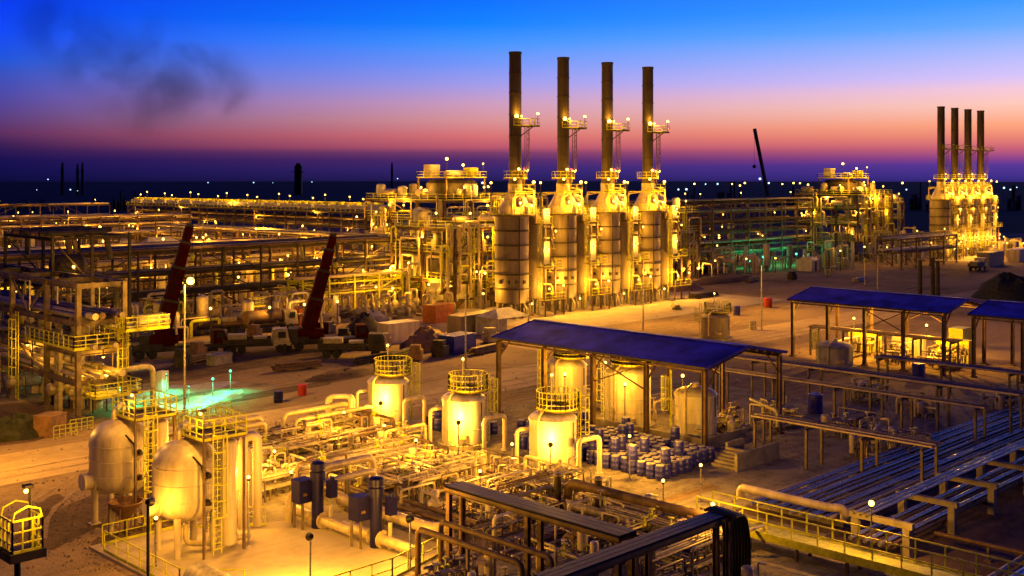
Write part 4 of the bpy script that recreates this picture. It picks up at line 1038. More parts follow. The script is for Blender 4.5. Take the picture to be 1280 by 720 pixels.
for px,py,m_,tx in [(228,458,'dark','between the crane and the green light'),(247,448,'tarp','behind the green lamp'),(412,416,'cladr','left of the dark covered heap'),(430,428,'dark','behind the right crane carrier'),(480,434,'cream','left of the pale container'),(612,428,'cladr','under the tent edge'),(352,428,'dark','beside the orange cabinet'),(550,446,'dark','left of the blue skip'),(520,450,'tarp','on the road edge'),(278,428,'cladr','near the left crane rear'),(200,420,'dark','under the left crane boom'),(318,424,'tarp','behind the flatbed truck'),(1035,345,'cladr','right of the white shed'),(990,350,'dark','left of the white shed')]:
    pallet('loaded pallet '+tx, G(px,py), random.uniform(0,1.5), m_, random.uniform(1,1.6))

lamp_post(G(-70,598), 9.0, 'unseen tall lamp added beyond the left edge to brighten the road', 6500, style='tall', r=.12, br=.2, aim=(.7,.2))  # lamp outside the view, added to turn the road amber
# ================================================================== GREEN LIT WORKS
for px,py,bz,tx in [(288,466,489,'right green work lamp on a thin post, on the lot'),(266,478,500,'left green work lamp on a thin post, on the lot')]:
    t = lamp_post(G(px,bz), 1.9, tx, 0, 'work lamp', r=.04, br=.13, bulb='bulbg')
    spot((-.15,-.15,1.75), (-.2,-.3,-1), 620, 150, t, (.0,1.0,.32))
for px,py,tx in [(208,494,'added low green lamp left of the tall thin green ones'),(172,506,'added low green lamp behind the tall dazzling lamp post'),(236,511,'added low green lamp nearest the road'),(150,512,'added low green lamp at the foot of the left open frame')]:  # extra low lamps added to spread the green light over the patch
    t = lamp_post(G(px,py), 2.0, tx, 0, 'work lamp', r=.03, br=.06, bulb='bulbg')
    spot((0,-.2,1.85), (-.1,-.2,-1), 520, 155, t, (.0,1.0,.32))
M['sheetg'] = mat('pale_plastic_sheeting', (.40,.42,.40), .35, 0, .2, 1.2, .4, 3)
for k,(px,py,rx,ry,rz) in enumerate([(212,490,7.0,2.2,.1),(250,503,6.0,2.0,.5),(200,516,4.4,1.6,.9)]):
    P = blob(0,0,rx,ry,30,.3,rz); b = MB(); n = 30
    v = [(0,0,.28)]+[(x*.6+random.uniform(-.2,.2),y*.6+random.uniform(-.1,.1),random.uniform(.12,.4)) for x,y in P]+[(x,y,.012) for x,y in P]
    f = [(0,1+i,1+(i+1)%n) for i in range(n)]+[(1+i,1+n+i,1+n+(i+1)%n,1+(i+1)%n) for i in range(n)]
    b.add(v,f,True)
    solo(b,'plastic_sheet',M['sheetg'],['largest crumpled plastic sheet in the green light, at the back','crumpled plastic sheet under the two green lamps','small crumpled plastic sheet in the green light nearest the road'][k],'plastic sheet',(*G(px,py),0))
container('narrow white cabinet glowing blue green beside the plastic sheets', (*G(203,492),0), .4, .9, .7, 2.2, 'white2', 'cabinet', 'site_cabinet')
container('small pale booth on the lot left of the green lamps', (*G(274,455),0), .2, 2.6, 1.4, 1.2, 'cladr', 'booth', 'site_booth')
def barrier(label, uv, rz, L, n=4):
    t = thing('barrier', label, 'barrier', (*uv,0), 'yellow barriers beside the road', rz)
    MB().rail([(-L/2,0,0),(L/2,0,0)], 1.0, .06, .5, 2, False).build('rail_panel', M['yellow'], t)
    for x in (-L/2+.2,L/2-.2): MB().bar((x,-.35,.05),(x,.35,.05),.07).build('foot', M['yellow'], t)
for k,(px,py) in enumerate([(82,546),(102,538),(205,531),(222,528),(240,525),(258,521),(276,518)]):
    barrier(['yellow barrier by the brown crate, leftmost of all','yellow barrier between the brown crate and first vessel','leftmost yellow barrier below the green light','second yellow barrier below the green light','middle yellow barrier along the road edge','fourth yellow barrier below the green light','rightmost yellow barrier along the road edge'][k], G(px,py), .05, 2.0)
for k,(u,v,z,tx) in enumerate([(225,146,1.6,'left green lamp'),(232,147,2.2,'brightest green lamp'),(240,146,1.8,'middle green lamp'),(247,147,2.2,'right green lamp'),(49,108,1.8,'green lamp glowing inside the left open frame'),(49,114,1.6,'green lamp at the back of the left open frame')]):
    lamp_post((u,v), z, tx+(' under the dark tiered rack' if k < 4 else ''), 420 if k < 4 else 90, 'work lamp', r=.05, br=.26 if k < 4 else .1, bulb='bulbg', col=(.0,1.0,.32))
for px,py,bz in [(876,298,322),(898,298,322)]:
    u,v = G(px,bz); lamp_post((u,v), CAMH-(py-224)*((u+v)/R2)/F, 'sodium yard lamp at far right, %s of a close pair' % ('left' if px < 890 else 'right'), 4000, r=.1, br=.55)
lamp_post(G(873,333+15), 2.0, 'low bright lamp on the dim sand right of the furnaces', 900, br=.35)
for k,(px,py,d) in enumerate([(204,300,215),(229,301,215),(237,297,215),(261,301,215),(327,290,230),(341,289,230),(320,287,230),(108,284,200),(125,285,200),(446,272,260),(470,266,260),(500,300,210),(488,340,190),(395,330,205),(360,345,190)]):
    u,v = DX(px,d); h = CAMH-(py-224)*d/F
    lamp_post((u,v), h, '%s lamp from the list of small rack lamps, ' % ORD[k] if False else 'small sodium lamp %s' % ['over the grey tent','right of the grey tent','just right of the tent peak lamp','near the left boom tip','over the pale stock behind the cranes','second of two lamps over the pale stock','left lamp over the pale stock','on the dark truss at left','second lamp on the dark truss','at the right end of the long deck','below the module drum','left of the wrapped scaffold','above the sheeted scaffolds','left of the right boom','behind the right boom'][k], 1500, r=.08, br=.22)
# ================================================================== VALVE ACTUATORS
def actuator(label, uv):
    t = thing('valve_actuator', label, 'valve actuator', (*uv,0), 'dark violet valve actuators')
    MB().tube([(0,0,0),(0,0,3.2)], .36, 14).cyl((0,0,.02), .45, .1, 14).build('yoke', M['purple'], t)
    MB().lathe([(.36,3.0),(.46,3.02),(.46,3.5),(.36,3.55),(.36,3.6),(.46,3.62),(.46,4.0),(.28,4.1)], n=16).build('top_drum', M['purple'], t)
    MB().cbox((-.7,.6,1.7),.95,.85,1.3).box(-1.2,-.2,.15,1.05,3.003,3.06).build('control_box', M['purple'], t)
    MB().cbox((.6,-.6,1.95),.5,.5,1.0).cyl((.62,-.62,2.96),.14,.2,10).build('control_box', M['purple'], t)
    MB().cyl((-.9,.2,2.2), .1, .25, 8, 'x').bar((-.92,.2,2.3),(-.92,.5,2.6),.05).build('handwheel', M['rust'], t)
    for (x,y) in ((-1.0,.95),(-.9,.25)): MB().bar((x,y,0),(x,y,1.69),.12).build('post', M['steel'], t)
    MB().lathe([(.5,-.5),(.5,-.42),(.34,-.4),(.34,.4),(.5,.42),(.5,.5)], (.1,0,.62), 16, True, 'y').build('valve_body', M['clad'], t)
    MB().tube([(.5,.5,0),(.5,.5,1.5),(.2,.2,1.9)], .13, 8, rad=.3).build('pipe', M['clad'], t)
    MB().tube([(.3,-.9,0),(.3,-.9,1.6)], .12, 8).build('pipe', M['clad'], t)
    MB().tube([(.1,-3.2,.62),(.1,3.2,.62)], .3, 12).build('pipe', M['clad'], t)
actuator('dark violet valve actuator, the left and farther of the pair on the pad', G(397,662))
actuator('dark violet valve actuator, the right and nearer of the pair on the pad', G(470,686))
# ================================================================== PIPE FIELD (manifolds)
PM = ('clad','clad','cladr','cladr','cream','rust')
def manifold(label, u0, u1, v0, v1, n, seed, zmax=2.2, pu=.6):
    rnd = random.Random(seed)
    t = thing('pipe_manifold', label, 'pipe manifold', (u0,v0,0), 'pipe manifolds of the lit pipe field')
    W, D = u1-u0, v1-v0; made = 0
    def put(P, r, s):
        if not s: P = [(p[1],p[0],p[2]) for p in P]
        MB().tube(P, r, 8, rad=r*2.6, bend=3).build('pipe', M[rnd.choice(PM)], t)
    def valve(x, y, z, r, s):
        c = (x,y) if s else (y,x)
        b = MB().lathe([(r*1.9,-.22),(r*1.9,-.16),(r*1.25,-.14),(r*1.5,0),(r*1.25,.14),(r*1.9,.16),(r*1.9,.22)], (*c,z), 10, True, 'x' if s else 'y')
        b.bar((*c,z),(*c,z+r+.4),.06).lathe([(.17,z+r+.37),(.19,z+r+.4),(.17,z+r+.43)], (*c,0), 10)
        b.build('valve', M[rnd.choice(('cladr','yellow','clad','rust'))], t)
    # banks of parallel pipes on low sleepers, crossing at two or three heights
    while made < n*.72:
        s = rnd.random() < pu; L = W if s else D; T = D if s else W
        m = rnd.randint(3,6); r = rnd.choice((.035,.05,.06,.08,.11)); sp = r*2+rnd.uniform(.12,.22)
        z = rnd.choice((.35,.35,.7,1.05,1.4)); y0 = rnd.uniform(.2,max(.3,T-sp*m-.2))
        a, e = sorted((rnd.uniform(0,L*.5), rnd.uniform(L*.55,L)))
        if e-a < L*.3: a, e = L*.1, L*.8
        for k in range(m):
            y = y0+k*sp; q = rnd.random(); e2 = e-rnd.choice((0,0,.4,.8)); rr = r*rnd.choice((1,1,.75))
            P = [(a,y,z),(e2,y,z)]
            if q < .3: P = P+[(e2,y,.05)]
            elif q < .45: P = [(a,y,.05)]+P
            elif q < .6: P = P+[(e2,y,z+rnd.uniform(.4,.9)),(e2+.7,y,z+.6)]
            put(P, rr, s); made += 1
            if rnd.random() < .5: valve(a+(e2-a)*rnd.choice((.3,.36,.6)), y, z, rr, s)
        for x in (a+.5, (a+e)/2, e-1.0):
            c = [(x,y0-.15),(x,y0+sp*(m-1)+.15)]
            if not s: c = [(q[1],q[0]) for q in c]
            MB().bar((*c[0],z-r-.06),(*c[1],z-r-.06),.12).bar((*c[0],0),(*c[0],z-r-.1),.1).bar((*c[1],0),(*c[1],z-r-.1),.1).build('support', M['steel'], t)
    # loops and uprights
    for k in range(int(n*.28)):
        s = rnd.random() < pu; L = W if s else D; T = D if s else W
        r = rnd.choice((.05,.07,.09,.12)); a = rnd.uniform(0,L-1.5); e = min(L, a+rnd.uniform(.8,5)); y = rnd.uniform(.2,T-.2); z = rnd.uniform(.9,zmax)
        put([(a,y,.05),(a,y,z),(e,y,z),(e,y,.05)], r, s)
        if rnd.random() < .4: valve((a+e)/2, y, z, r, s)
    for k in range(3):
        x, y = rnd.uniform(.5,W-.5), rnd.uniform(.5,D-.5)
        MB().vessel((x,y,.3), rnd.uniform(.2,.35), rnd.uniform(1.0,1.6), 14).build('filter_pot', M['cream'], t)
CELLS = [(39,57,70,76.6,'in the row beside the road',80,48),(38.2,57.2,62.4,69.8,'in the middle row, right of the cream vessels',84,50),
 (43.2,56.9,55.4,62.2,'behind the violet actuators and the right tank',72,46),(43.4,56.9,46.5,55.2,'between the pad and the covered cable tray',70,44),(42.8,55.2,34,46,'in the gloom below the covered cable tray',60,40)]
for i,(a,b_,c,d,tx,n1,n2) in enumerate(CELLS):
    manifold('long parallel pipe runs '+tx, a,b_,c,d, n1, 100+i, 2.1 if i < 4 else 1.6, .97)
    manifold('shorter crossing pipes and valves '+tx, a,b_,c,d, n2, 150+i, 1.8, .2)
# prominent pipes of the field
def pipe(label, pts, r, m='clad', rad=None, n=12, group=None, sup=True):
    o = Vector(pts[0]); o.z = 0
    t = thing('pipe', label, 'pipe', o, group)
    P = [Vector(p)-o for p in pts]
    MB().tube(P, r, n, rad=rad or r*2.4).build('run', M[m], t)
    b = MB()
    for p in (P[0],P[-1]):
        if p.z < .3: b.cyl((p.x,p.y,0), r*1.7, .1, 12)
    b.build('flange', M[m], t)
    for a, c in zip(P, P[1:]):
        L = (c-a).length
        if abs(c.z-a.z) < .1 and L > 3 and sup:
            k = max(1, int(L/5))
            for i in range(k):
                q = a.lerp(c,(i+.5)/k)
                if q.z-r > .2: MB().bar((q.x,q.y,0),(q.x,q.y,q.z-r),.14).cbox((q.x,q.y,0),.4,.4,.12).build('support', M['steel'], t)
    return t
pipe('long thick insulated pipe at the road side of the pipe field', [(38,77.2,2.0),(48.5,77.2,2.0)], .34)
pipe('long pipe with two down legs, in front of the thick insulated one', [(38.2,75.4,.05),(38.2,75.4,2.5),(47.8,75.4,2.5),(47.8,75.4,.05)], .2)
pipe('slimmer twin of the two legged pipe right in front of it', [(39.2,74.2,.05),(39.2,74.2,2.3),(47.4,74.2,2.3),(47.4,74.2,.05)], .17)
pipe('two legged pipe to the right of the twin pair, thick', [(49.6,75.0,.05),(49.6,75.0,2.5),(55.8,75.0,2.5),(55.8,75.0,.6)], .2)
pipe('slim two legged pipe nested under the thick right one', [(50,74.0,.05),(50,74.0,2.1),(57.6,74.0,2.1),(57.6,74.0,.6)], .16)
u,v = G(409,545); pipe('tall inverted U pipe by the road left of the far tank', [(u,v,.05),(u,v,3.2),(u+1.6,v-1.0,3.2),(u+1.6,v-1.0,.05)], .2, 'cream')
pipe('second tall inverted U pipe directly behind the first', [(u+.5,v+.3,.05),(u+.5,v+.3,3.1),(u+2.1,v-.7,3.1),(u+2.1,v-.7,.05)], .18, 'cream')
for (tu,tv),nm in zip(TK,('far','middle','right')):
    pipe('cream hook shaped pipe rising on the left of the %s floodlit tank' % nm, [(tu-2.1,tv+1.6,.05),(tu-2.1,tv+1.6,2.9),(tu-1.3,tv+1.2,2.9)], .15, 'cream')
    pipe('cream inverted U pipe before the right side of the %s floodlit tank' % nm, [(tu-.9,tv-3.3,.05),(tu-.9,tv-3.3,2.7),(tu+1.1,tv-3.5,2.7),(tu+1.1,tv-3.5,.05)], .18, 'cream')
pipe('tall pipe standing right of the nearer cream vessel', [(35.9,58.6,.05),(35.9,58.6,5.6),(36.9,58.6,5.6),(36.9,58.6,.05)], .28, 'cream')
pipe('wide gate shaped pipe between the vessels and the pipe field', [(36.6,61.6,.05),(36.6,61.6,4.0),(38.2,61.6,4.0),(38.2,61.6,.05)], .22, 'cream')
pipe('stepped thick pipe left of the violet actuators', [(38.6,57.8,.05),(38.6,57.8,1.8),(40.6,57.8,1.8),(40.6,57.8,3.0),(45,57.8,3.0),(45,57.8,.05)], .24)
pipe('second stepped pipe closer to the left actuator', [(40.2,56.8,.05),(40.2,56.8,2.4),(44.4,56.8,2.4),(44.4,56.8,.05)], .2)
pipe('thick pipe with elbow along the right side of the lit pad', [(41.8,57,1.1),(41.8,48.4,1.1),(42.8,47.8,1.1),(42.8,47.8,.05)], .34)
for k in range(4): pipe('%s of four brown straight pipes right of the actuators' % ['first','second','third','fourth'][k], [(43.0+k*.55,62,.9+.1*(k%2)),(43.0+k*.55,47.5,.9+.1*(k%2))], .13, 'rust')
pipe('thick horizontal brown pipe behind the cable trays', [(52.5,47.5,.05),(52.5,47.5,1.9),(52.5,37.5,1.9),(53.4,36.8,1.9)], .3, 'rust')
pipe('second horizontal pipe under the thick brown one', [(51.2,46.5,1.0),(51.2,36.5,1.0)], .26, 'cladr')
for px,py,h,tx in [(697,640,2.3,'left dark vent post before the cable tray'),(748,650,2.5,'right dark vent post behind the cable tray')]:
    u,v = G(px,py); t = thing('vent_post', tx, 'post', (u,v,0)); MB().tube([(0,0,0),(0,0,h)], .24, 12).build('post', M['dark'], t); MB().lathe([(.3,h),(.3,h+.12),(.1,h+.2)], n=12).build('cap', M['cladr'], t)
# capped pipe in the lower left corner of the pad
solo(MB().vessel((0,0,0), .75, 5.0, 20, 'y').cbox((0,1,-.9),1.1,.3,.5).cbox((0,3.6,-.9),1.1,.3,.5), 'capped_drum', M['cladr'], 'grey capped drum lying at the bottom edge of the lit pad', 'drum', (28.6,46.4,1.0))
# ================================================================== PAD, RAILINGS
b = MB(); P = [(28,45.2),(28,62),(33.2,62),(37.6,58.6),(42.4,57),(42.4,45.2)]
b.add([(x,y,.14) for x,y in P]+[(x,y,-.02) for x,y in P], [tuple(range(len(P)))]+[(i,len(P)+i,len(P)+(i+1)%len(P),(i+1)%len(P)) for i in range(len(P))])
struct(b, 'pad', m_pad)
def railing(label, path, m='yellow', h=1.15, w=.06, step=1.4, mid=1, group='walkway railings'):
    o = Vector(path[0]); return solo(MB().rail([Vector(p)-o for p in path], h, w, step, mid), 'railing', M[m], label, 'railing', o, group)
railing('yellow railing along the upper left side of the lit pad', [(28.6,61.6,.14),(33,61.6,.14),(37.2,58.2,.14)])
railing('yellow railing at the lower left corner of the lit pad', [(28.2,60.5,.14),(28.2,52,.14),(30.4,49.5,.14)])
railing('yellow railing along the near right side of the lit pad', [(42.2,47,.14),(36.8,45.6,.14),(30,45.6,.14)])
railing('dark railing crossing before the pipe field right of the actuators', [(46,54.6,.02),(46,46.8,.02)], 'steel')
railing('dim railing on the far side of the thick brown pipe', [(54.6,49,.02),(54.6,36.6,.02)], 'yellow')
railing('dim railing left of the tank nearest the canopy', [(56.8,62,.02),(56.8,50,.02),(53.2,49.6,.02)], 'steel')
for k,(px,py,h,p,tx) in enumerate([(343,612,2.2,700,'lit lamp post amid the pipes left of the violet actuators'),(364,628,1.6,500,'short lit lamp beside the stepped pipe'),(195,712,2.4,260,'lit lamp post at the lower left below the vessels'),(787,600,2.7,1500,'star bright lamp post among the blue drums'),(876,627,2.0,700,'short lit lamp on the sand right of the blue drums'),(829,640,1.6,500,'smallest lit lamp, on the sand below the drums'),(640,610,2.6,500,'lit lamp behind the cable tray end'),(258,668,3.0,800,'lit lamp on the platform edge of the nearer vessel'),(430,560,2.4,700,'lit lamp post in the pipes before the far tank'),(520,600,2.4,700,'lit lamp post in the pipes before the middle tank'),(600,640,2.2,450,'lit lamp post in the pipes near the tray end'),(480,575,2.2,500,'lit lamp post in the centre of the pipe field')]):
    lamp_post(G(px,py), h+.3, tx, p*(1.4 if py < 650 and px < 660 else 1.0), r=.05, br=.1)
def flood_dark(uv, label, p, aim):
    t = thing('floodlight_post', label, 'floodlight', (*uv,.14))
    MB().tube([(0,0,0),(0,0,2.6)], .05, 8).build('pole', M['galv'], t)
    d = Vector((*aim,-.35)).normalized(); c = Vector((0,0,2.7))
    MB().tube([c-d*.2, c+d*.14], .12, 10, .22).build('lamp_housing', M['black'], t)
    MB().tube([c+d*.141, c+d*.16], .19, 10).build('bulb', M['bulb'], t)
    light(c+d*.45, p, SOD, .12, t)
flood_dark((33.0,47.5), 'black floodlight on a post at the near edge of the pad', 1900, (.3,1))
flood_dark((38.5,46.2), 'black floodlight on a post on the pad, in front of the right actuator', 700, (-.1,1))
t = thing('platform', 'small platform with arched yellow railing on a post, bottom left corner', 'platform', (*DX(27,38),0))
MB().tube([(-.1,.1,0),(-.1,.1,8.3)], .11, 8).build('post', M['dark'], t)
MB().box(-.55,.55,-.55,.55,8.28,8.42).box(-.6,.6,-.6,-.552,8.2,8.5).box(-.6,-.552,-.55,.6,8.2,8.5).build('deck', M['dark'], t)
b = MB().rail([(-.5,.5,8.42),(-.5,-.5,8.42),(.5,-.5,8.42),(.5,.5,8.42)], 1.15, .055, .34, 2)
for y_ in (-.5,.5): b.tube([(-.5,y_,9.55),(-.42,y_,9.85),(0,y_,10.0),(.42,y_,9.85),(.5,y_,9.55)], .032, 6)
b.build('railing', M['yellow'], t)
MB().ladder(-.75,.85,0,10.2,2.4,True).build('ladder', M['yellow'], t)
t2 = MB().bar((.45,.45,8.42),(.45,.45,10.4),.06).cbox((.35,.35,10.4),.3,.3,.1).build('lamp', M['dark'], t); MB().sphere((.25,.25,10.32),.08,8).build('bulb', M['bulb'], t2); light((.0,-.9,10.25), 210, SOD, .1, t)
t = thing('hopper', 'rusty funnel shaped hopper standing below the farther vessel', 'hopper', (*G(157,668),0))
MB().lathe([(.08,.75),(.16,.8),(.98,1.9),(1.02,1.92),(1.02,2.0),(.96,2.0),(.1,.85)], n=20).build('funnel', M['tarp'], t)
MB().tube([(0,0,.8),(0,0,.05)], .09, 8).build('outlet', M['rust'], t)
for k in range(4):
    a = PI/4+k*PI/2; MB().bar((1.0*math.cos(a),1.0*math.sin(a),0),(.96*math.cos(a),.96*math.sin(a),1.9),.07).build('leg', M['rust'], t)
# ================================================================== CABLE TRAYS
def tray_rack(label, loc, axis, L, z, W=.7, mc='tray'):
    t = thing('cable_tray_rack', label, 'cable tray', loc, 'covered cable tray racks', 0 if axis == 'u' else PI/2)
    for k in range(3):
        y = (k-1)*W*.62
        MB().box(-.2,L+.2,y-W*.28,y+W*.28,z+.003*k,z+.16+.003*k).build('tray_cover', M[mc], t)
    b = MB()
    for y in (-W*.95,W*.95): b.ibeam((-.2,y,z-.05),(L+.2,y,z-.05),.16,.26)
    n = max(1,round(L/6))
    for k in range(n+1): b.bar((L*k/n,-W*.95,z-.12),(L*k/n,W*.95,z-.12),.16)
    b.build('tray_frame', M['rust'], t)
    for k in range(n+1):
        for y in (-W*.7,W*.7): MB().ibeam((L*k/n,y,0),(L*k/n,y,z-.2),.26,.26).build('post', M['rust'], t)
    return t
tray_rack('covered violet cable tray running back along the pipe field edge', (41.6,34.0,0), 'v', 12, 4.0)
tray_rack('dark covered cable tray crossing the bottom of the view, rising to the right', (34.4,32.4,0), 'u', 13, 4.1, .55, 'tray')
for k in range(9):
    y = 31.4+k*.22
    solo(MB().tube([(0,0,0),(.9+.05*k,0,.0),(1.3+.05*k,0,-1.4),(1.25+.05*k,0,-4.2)], .09, 7, rad=.7, bend=6), 'cable', M['black'],
         '%s black cable bending down at the right end of the dark tray' % ORD[k], 'cable', (47.0,y,4.25), 'black cables at the tray end')
solo(MB().cyl((0,0,0), .34, .8, 14).lathe([(.34,.8),(.2,1.0),(.05,1.05)], n=14), 'black_drum', M['black'], 'small black drum below the right end of the dark cable tray', 'drum', (50.3,29.2,0))
tray_rack('low dim cable tray under the crossing trays', (37,36.2,0), 'u', 9, 2.0, .6, 'tray')
pipe('brown slanting pipe on posts left below the covered tray', [(38.2,45.2,.05),(38.2,45.2,2.6),(38.2,37.5,2.6),(38.2,37.5,.05)], .16, 'rust')
pipe('second brown pipe on posts below the covered tray', [(39.2,44.5,.05),(39.2,44.5,2.9),(39.2,36.5,2.9),(39.2,36.5,.05)], .14, 'rust')
manifold('dim tangle of pipes at the bottom edge below the trays', 34.5,41,33.5,44.5, 26, 300, 1.7)
manifold('dim tangle of pipes in the bottom right corner of the trays', 42,49,26,33, 24, 301, 1.7)
# ================================================================== RIGHT PIPEWAY (sleepers) AND PORTALS
for k in range(13):
    v = 34.1+k*.43+(.2 if k > 5 else 0); r = [.1,.06,.12,.07,.06,.11,.07,.13,.06,.1,.07,.11,.07][k]
    lab = '%s pipe from the right of the blue grey parallel pipeway' % ORD[k]
    u0 = 61.2+.0*k; o = (u0,v,0)
    t = thing('pipeway_pipe', lab, 'pipe', o, 'parallel pipes of the blue grey pipeway')
    MB().tube([(-.4-.3*(k%3),0,.55+r),(110,0,.55+r)], r, 10).build('run', M['galv' if k%4 else 'clad'], t)
for k in range(20):
    u = 62+k*5.4
    solo(MB().box(-.18,.18,-.4,5.7,0,.55), 'pipe_sleeper', M['conc'], '%s concrete sleeper from the near end under the blue grey pipeway' % ORD[k], 'sleeper', (u,34,0), 'sleepers under the pipeway')
pipe('thick cream pipe lying across the near end of the pipeway', [(60.8,40.2,.6),(60.8,40.2,1.35),(60.8,33.9,1.35),(61.4,33.3,1.35),(61.4,33.3,.5)], .26, 'cream', sup=False)
PORT = None
def portal(label, u):
    t = thing('portal_support', label, 'pipe support', (u,28.4,0), 'concrete goalpost pipe supports')
    for y in (0,3.1): MB().box(-.2,.2,y-.2,y+.2,0,1.62).build('post', M['conc'], t)
    MB().box(-.17,.17,-.35,3.45,1.624,1.95).build('beam', M['conc'], t)
    MB().box(-.12,.12,.2,2.9,.5,.7).build('lower_beam', M['rust'], t)
    return t
for k in range(9):
    lab = '%s concrete goalpost support from the walkway lamp' % ORD[k]
    if PORT is None: PORT = portal(lab, 59.4)
    else: dup(PORT, (59.4+5.8*k,28.4,0), lab)
for k in range(6):
    y = 28.9+k*.44; r = [.1,.14,.09,.13,.1,.12][k]
    pipe('%s pipe from the right on the lower tier of the goalpost supports' % ORD[k], [(58,y,.705+r),(128,y,.705+r)], r, ('rust','galv')[k%2], sup=False, group='pipes on the goalpost supports')
for k in range(3):
    y = 31.3-k*.35
    pipe('%s slim pipe from the left on top of the goalpost supports' % ORD[k], [(59,y,2.03),(122,y,2.03)], .08, 'galv', sup=False, group='pipes on top of the goalposts')
for k in range(5):
    y = 21.2+k*.5; r = [.16,.1,.22,.12,.14][k]
    pipe('%s pipe from the right of the outer pipe group at the right edge' % ORD[k], [(57,y,.5+r),(120,y,.5+r)], r, ('rust','galv','galv','rust','clad')[k], sup=False, group='outer pipes at the right edge')
for k in range(8): solo(MB().box(-.16,.16,-.3,2.5,0,.5), 'pipe_sleeper', M['conc'], '%s sleeper from the near end under the outer pipe group' % ORD[k], 'sleeper', (58+k*5,21,0), 'sleepers of the outer pipe group')
pipe('brown cross pipe between the outer pipes and the goalposts', [(62,22,.9),(62,28,.9)], .12, 'rust')
sheet('dark_gravel', m_soil_shade, [(57.5,10),(57.5,33.6),(170,33.6),(170,10)], .006)
# walkway
t = thing('walkway', 'yellow lit walkway bridge with yellow railings at lower right', 'walkway', (54.4,20,0))
MB().box(0,1.6,0,19,1.0,1.12).build('deck', M['yellow'], t)
MB().box(-.1,0,0,19,.75,1.2).box(1.6,1.7,0,19,.75,1.2).build('edge_beam', M['yellow'], t)
for x in (0.02,1.58): MB().rail([(x,0,1.2),(x,19,1.2)],1.1,.07,1.6,1,False).build('railing', M['yellow'], t)
for k in range(7):
    for x in (.1,1.5): MB().bar((x,.4+k*3,0),(x,.4+k*3,1.0),.14).build('post', M['rust'], t)
lamp_post((56.4,29.0), 3.4, 'lit lamp post beside the yellow walkway', 800, r=.06, br=.16)
lamp_post((52.6,36.6), 2.6, 'lit lamp at the left end of the yellow walkway', 500, r=.05, br=.12)
# ================================================================== RIGHT MIDDLE RACKS
def low_rack(label, loc, axis, L, W, z, n, bay=4, m='rust'):
    t = thing('low_pipe_rack', label, 'pipe rack', loc, 'low pipe racks at right', 0 if axis == 'u' else PI/2)
    k = max(1,round(L/bay))
    for i in range(k+1):
        x = L*i/k
        for y in (0,W): MB().ibeam((x,y,0),(x,y,z),.18,.18).build('post', M['steel'], t)
        MB().ibeam((x,-.15,z+.12),(x,W+.15,z+.12),.2,.24).build('beam', M['steel'], t)
    for i in range(n):
        r = random.choice((.06,.07,.1)); y = W*(i+.5)/n
        MB().tube([(-.6,y,z+.24+r),(L+.5,y,z+.24+r)], r, 8).build('pipe', M[('clad','cladr','clad')[i%3]], t)
low_rack('low pipe rack from the front canopy to the pipeway', (74.6,33.6,0), 'v', 13, 2.2, 2.8, 4, 5)
low_rack('brown pipe rack behind the blue water barrel, nearer of two', (88.6,36,0), 'v', 24, 1.8, 3.0, 3, 5.5)
low_rack('brown pipe rack behind the blue water barrel, farther of two', (93.4,35,0), 'v', 30, 2.2, 3.5, 4, 5.5)
low_rack('dim low pipe rack near the right canopy', (108.5,28,0), 'v', 26, 2.0, 2.6, 3, 6)
low_rack('short pipe rack inside the left part of the right canopy', (122,52.5,0), 'v', 17, 2.0, 3.0, 5)
pipe('bent pipe joining the front canopy and the low rack', [(76,49.3,3.6),(73.6,45.4,3.6),(73.6,45.4,2.4)], .14, 'cladr')
t_ = [(82.5,40,'before the farther rack'),(84.5,45,'left of the blue water barrel'),(84,51,'at the canopy end'),(97,44,'behind the farther rack'),(99,52,'left of the low pale tank'),(103,40,'near the right blue barrel'),(79,40,'beside the pipeway')]
for i,(u,v,tx) in enumerate(t_): manifold('dark cluster of pipes and pots '+tx, u-2.2,u+2.2,v-2.4,v+2.4, 18, 400+i, 1.8)
for i,(v,tx) in enumerate([(55,'right half of the right canopy'),(60,'middle of the right canopy'),(65.5,'left half of the right canopy')]): manifold('yellow lit pipes under the '+tx, 120,127,v-2.3,v+2.3, 26, 500+i, 2.4)
manifold('pipes and pots under the edge canopy at right', 120,128,33,45, 26, 510, 2.4)
manifold('small pipes and pots under the right end of the front canopy', 76.5,80.6,50.5,56, 24, 511, 2.0)
manifold('small pipes and pots under the left half of the front canopy', 76.6,80.6,58,71, 26, 512, 2.0)
for i,(u,v,tx,p) in enumerate([(124,57,'right half of the right canopy',3200),(124,66,'left half of the right canopy',3200),(129.5,62,'back of the right canopy',3200),(124.5,40,'edge canopy',500),(71.0,58,'front canopy edge between columns, added to light the tanks',700),(71.0,64.6,'front canopy edge at left, added to light the tanks',600),(77.5,57,'back of the front canopy',1000),(78,66,'left half of the front canopy',1000)]):  # both posts at the front canopy edge are added to brighten its tanks
    lamp_post((u,v), 4.2, 'lamp post standing under the '+tx, p, r=.06, br=.14)
for k,(v0,m_) in enumerate([(53,'yellow'),(58.4,'cream'),(64,'yellow')]):
    container(['yellow lit cabinet row at the back right of the right canopy','cream lit cabinet row at the back middle of the right canopy','yellow lit cabinet row at the back left of the right canopy'][k], (127.2,v0+2.2,0), PI/2, 3.8, 1.0, 2.6, m_, 'cabinet', 'equipment_cabinet')
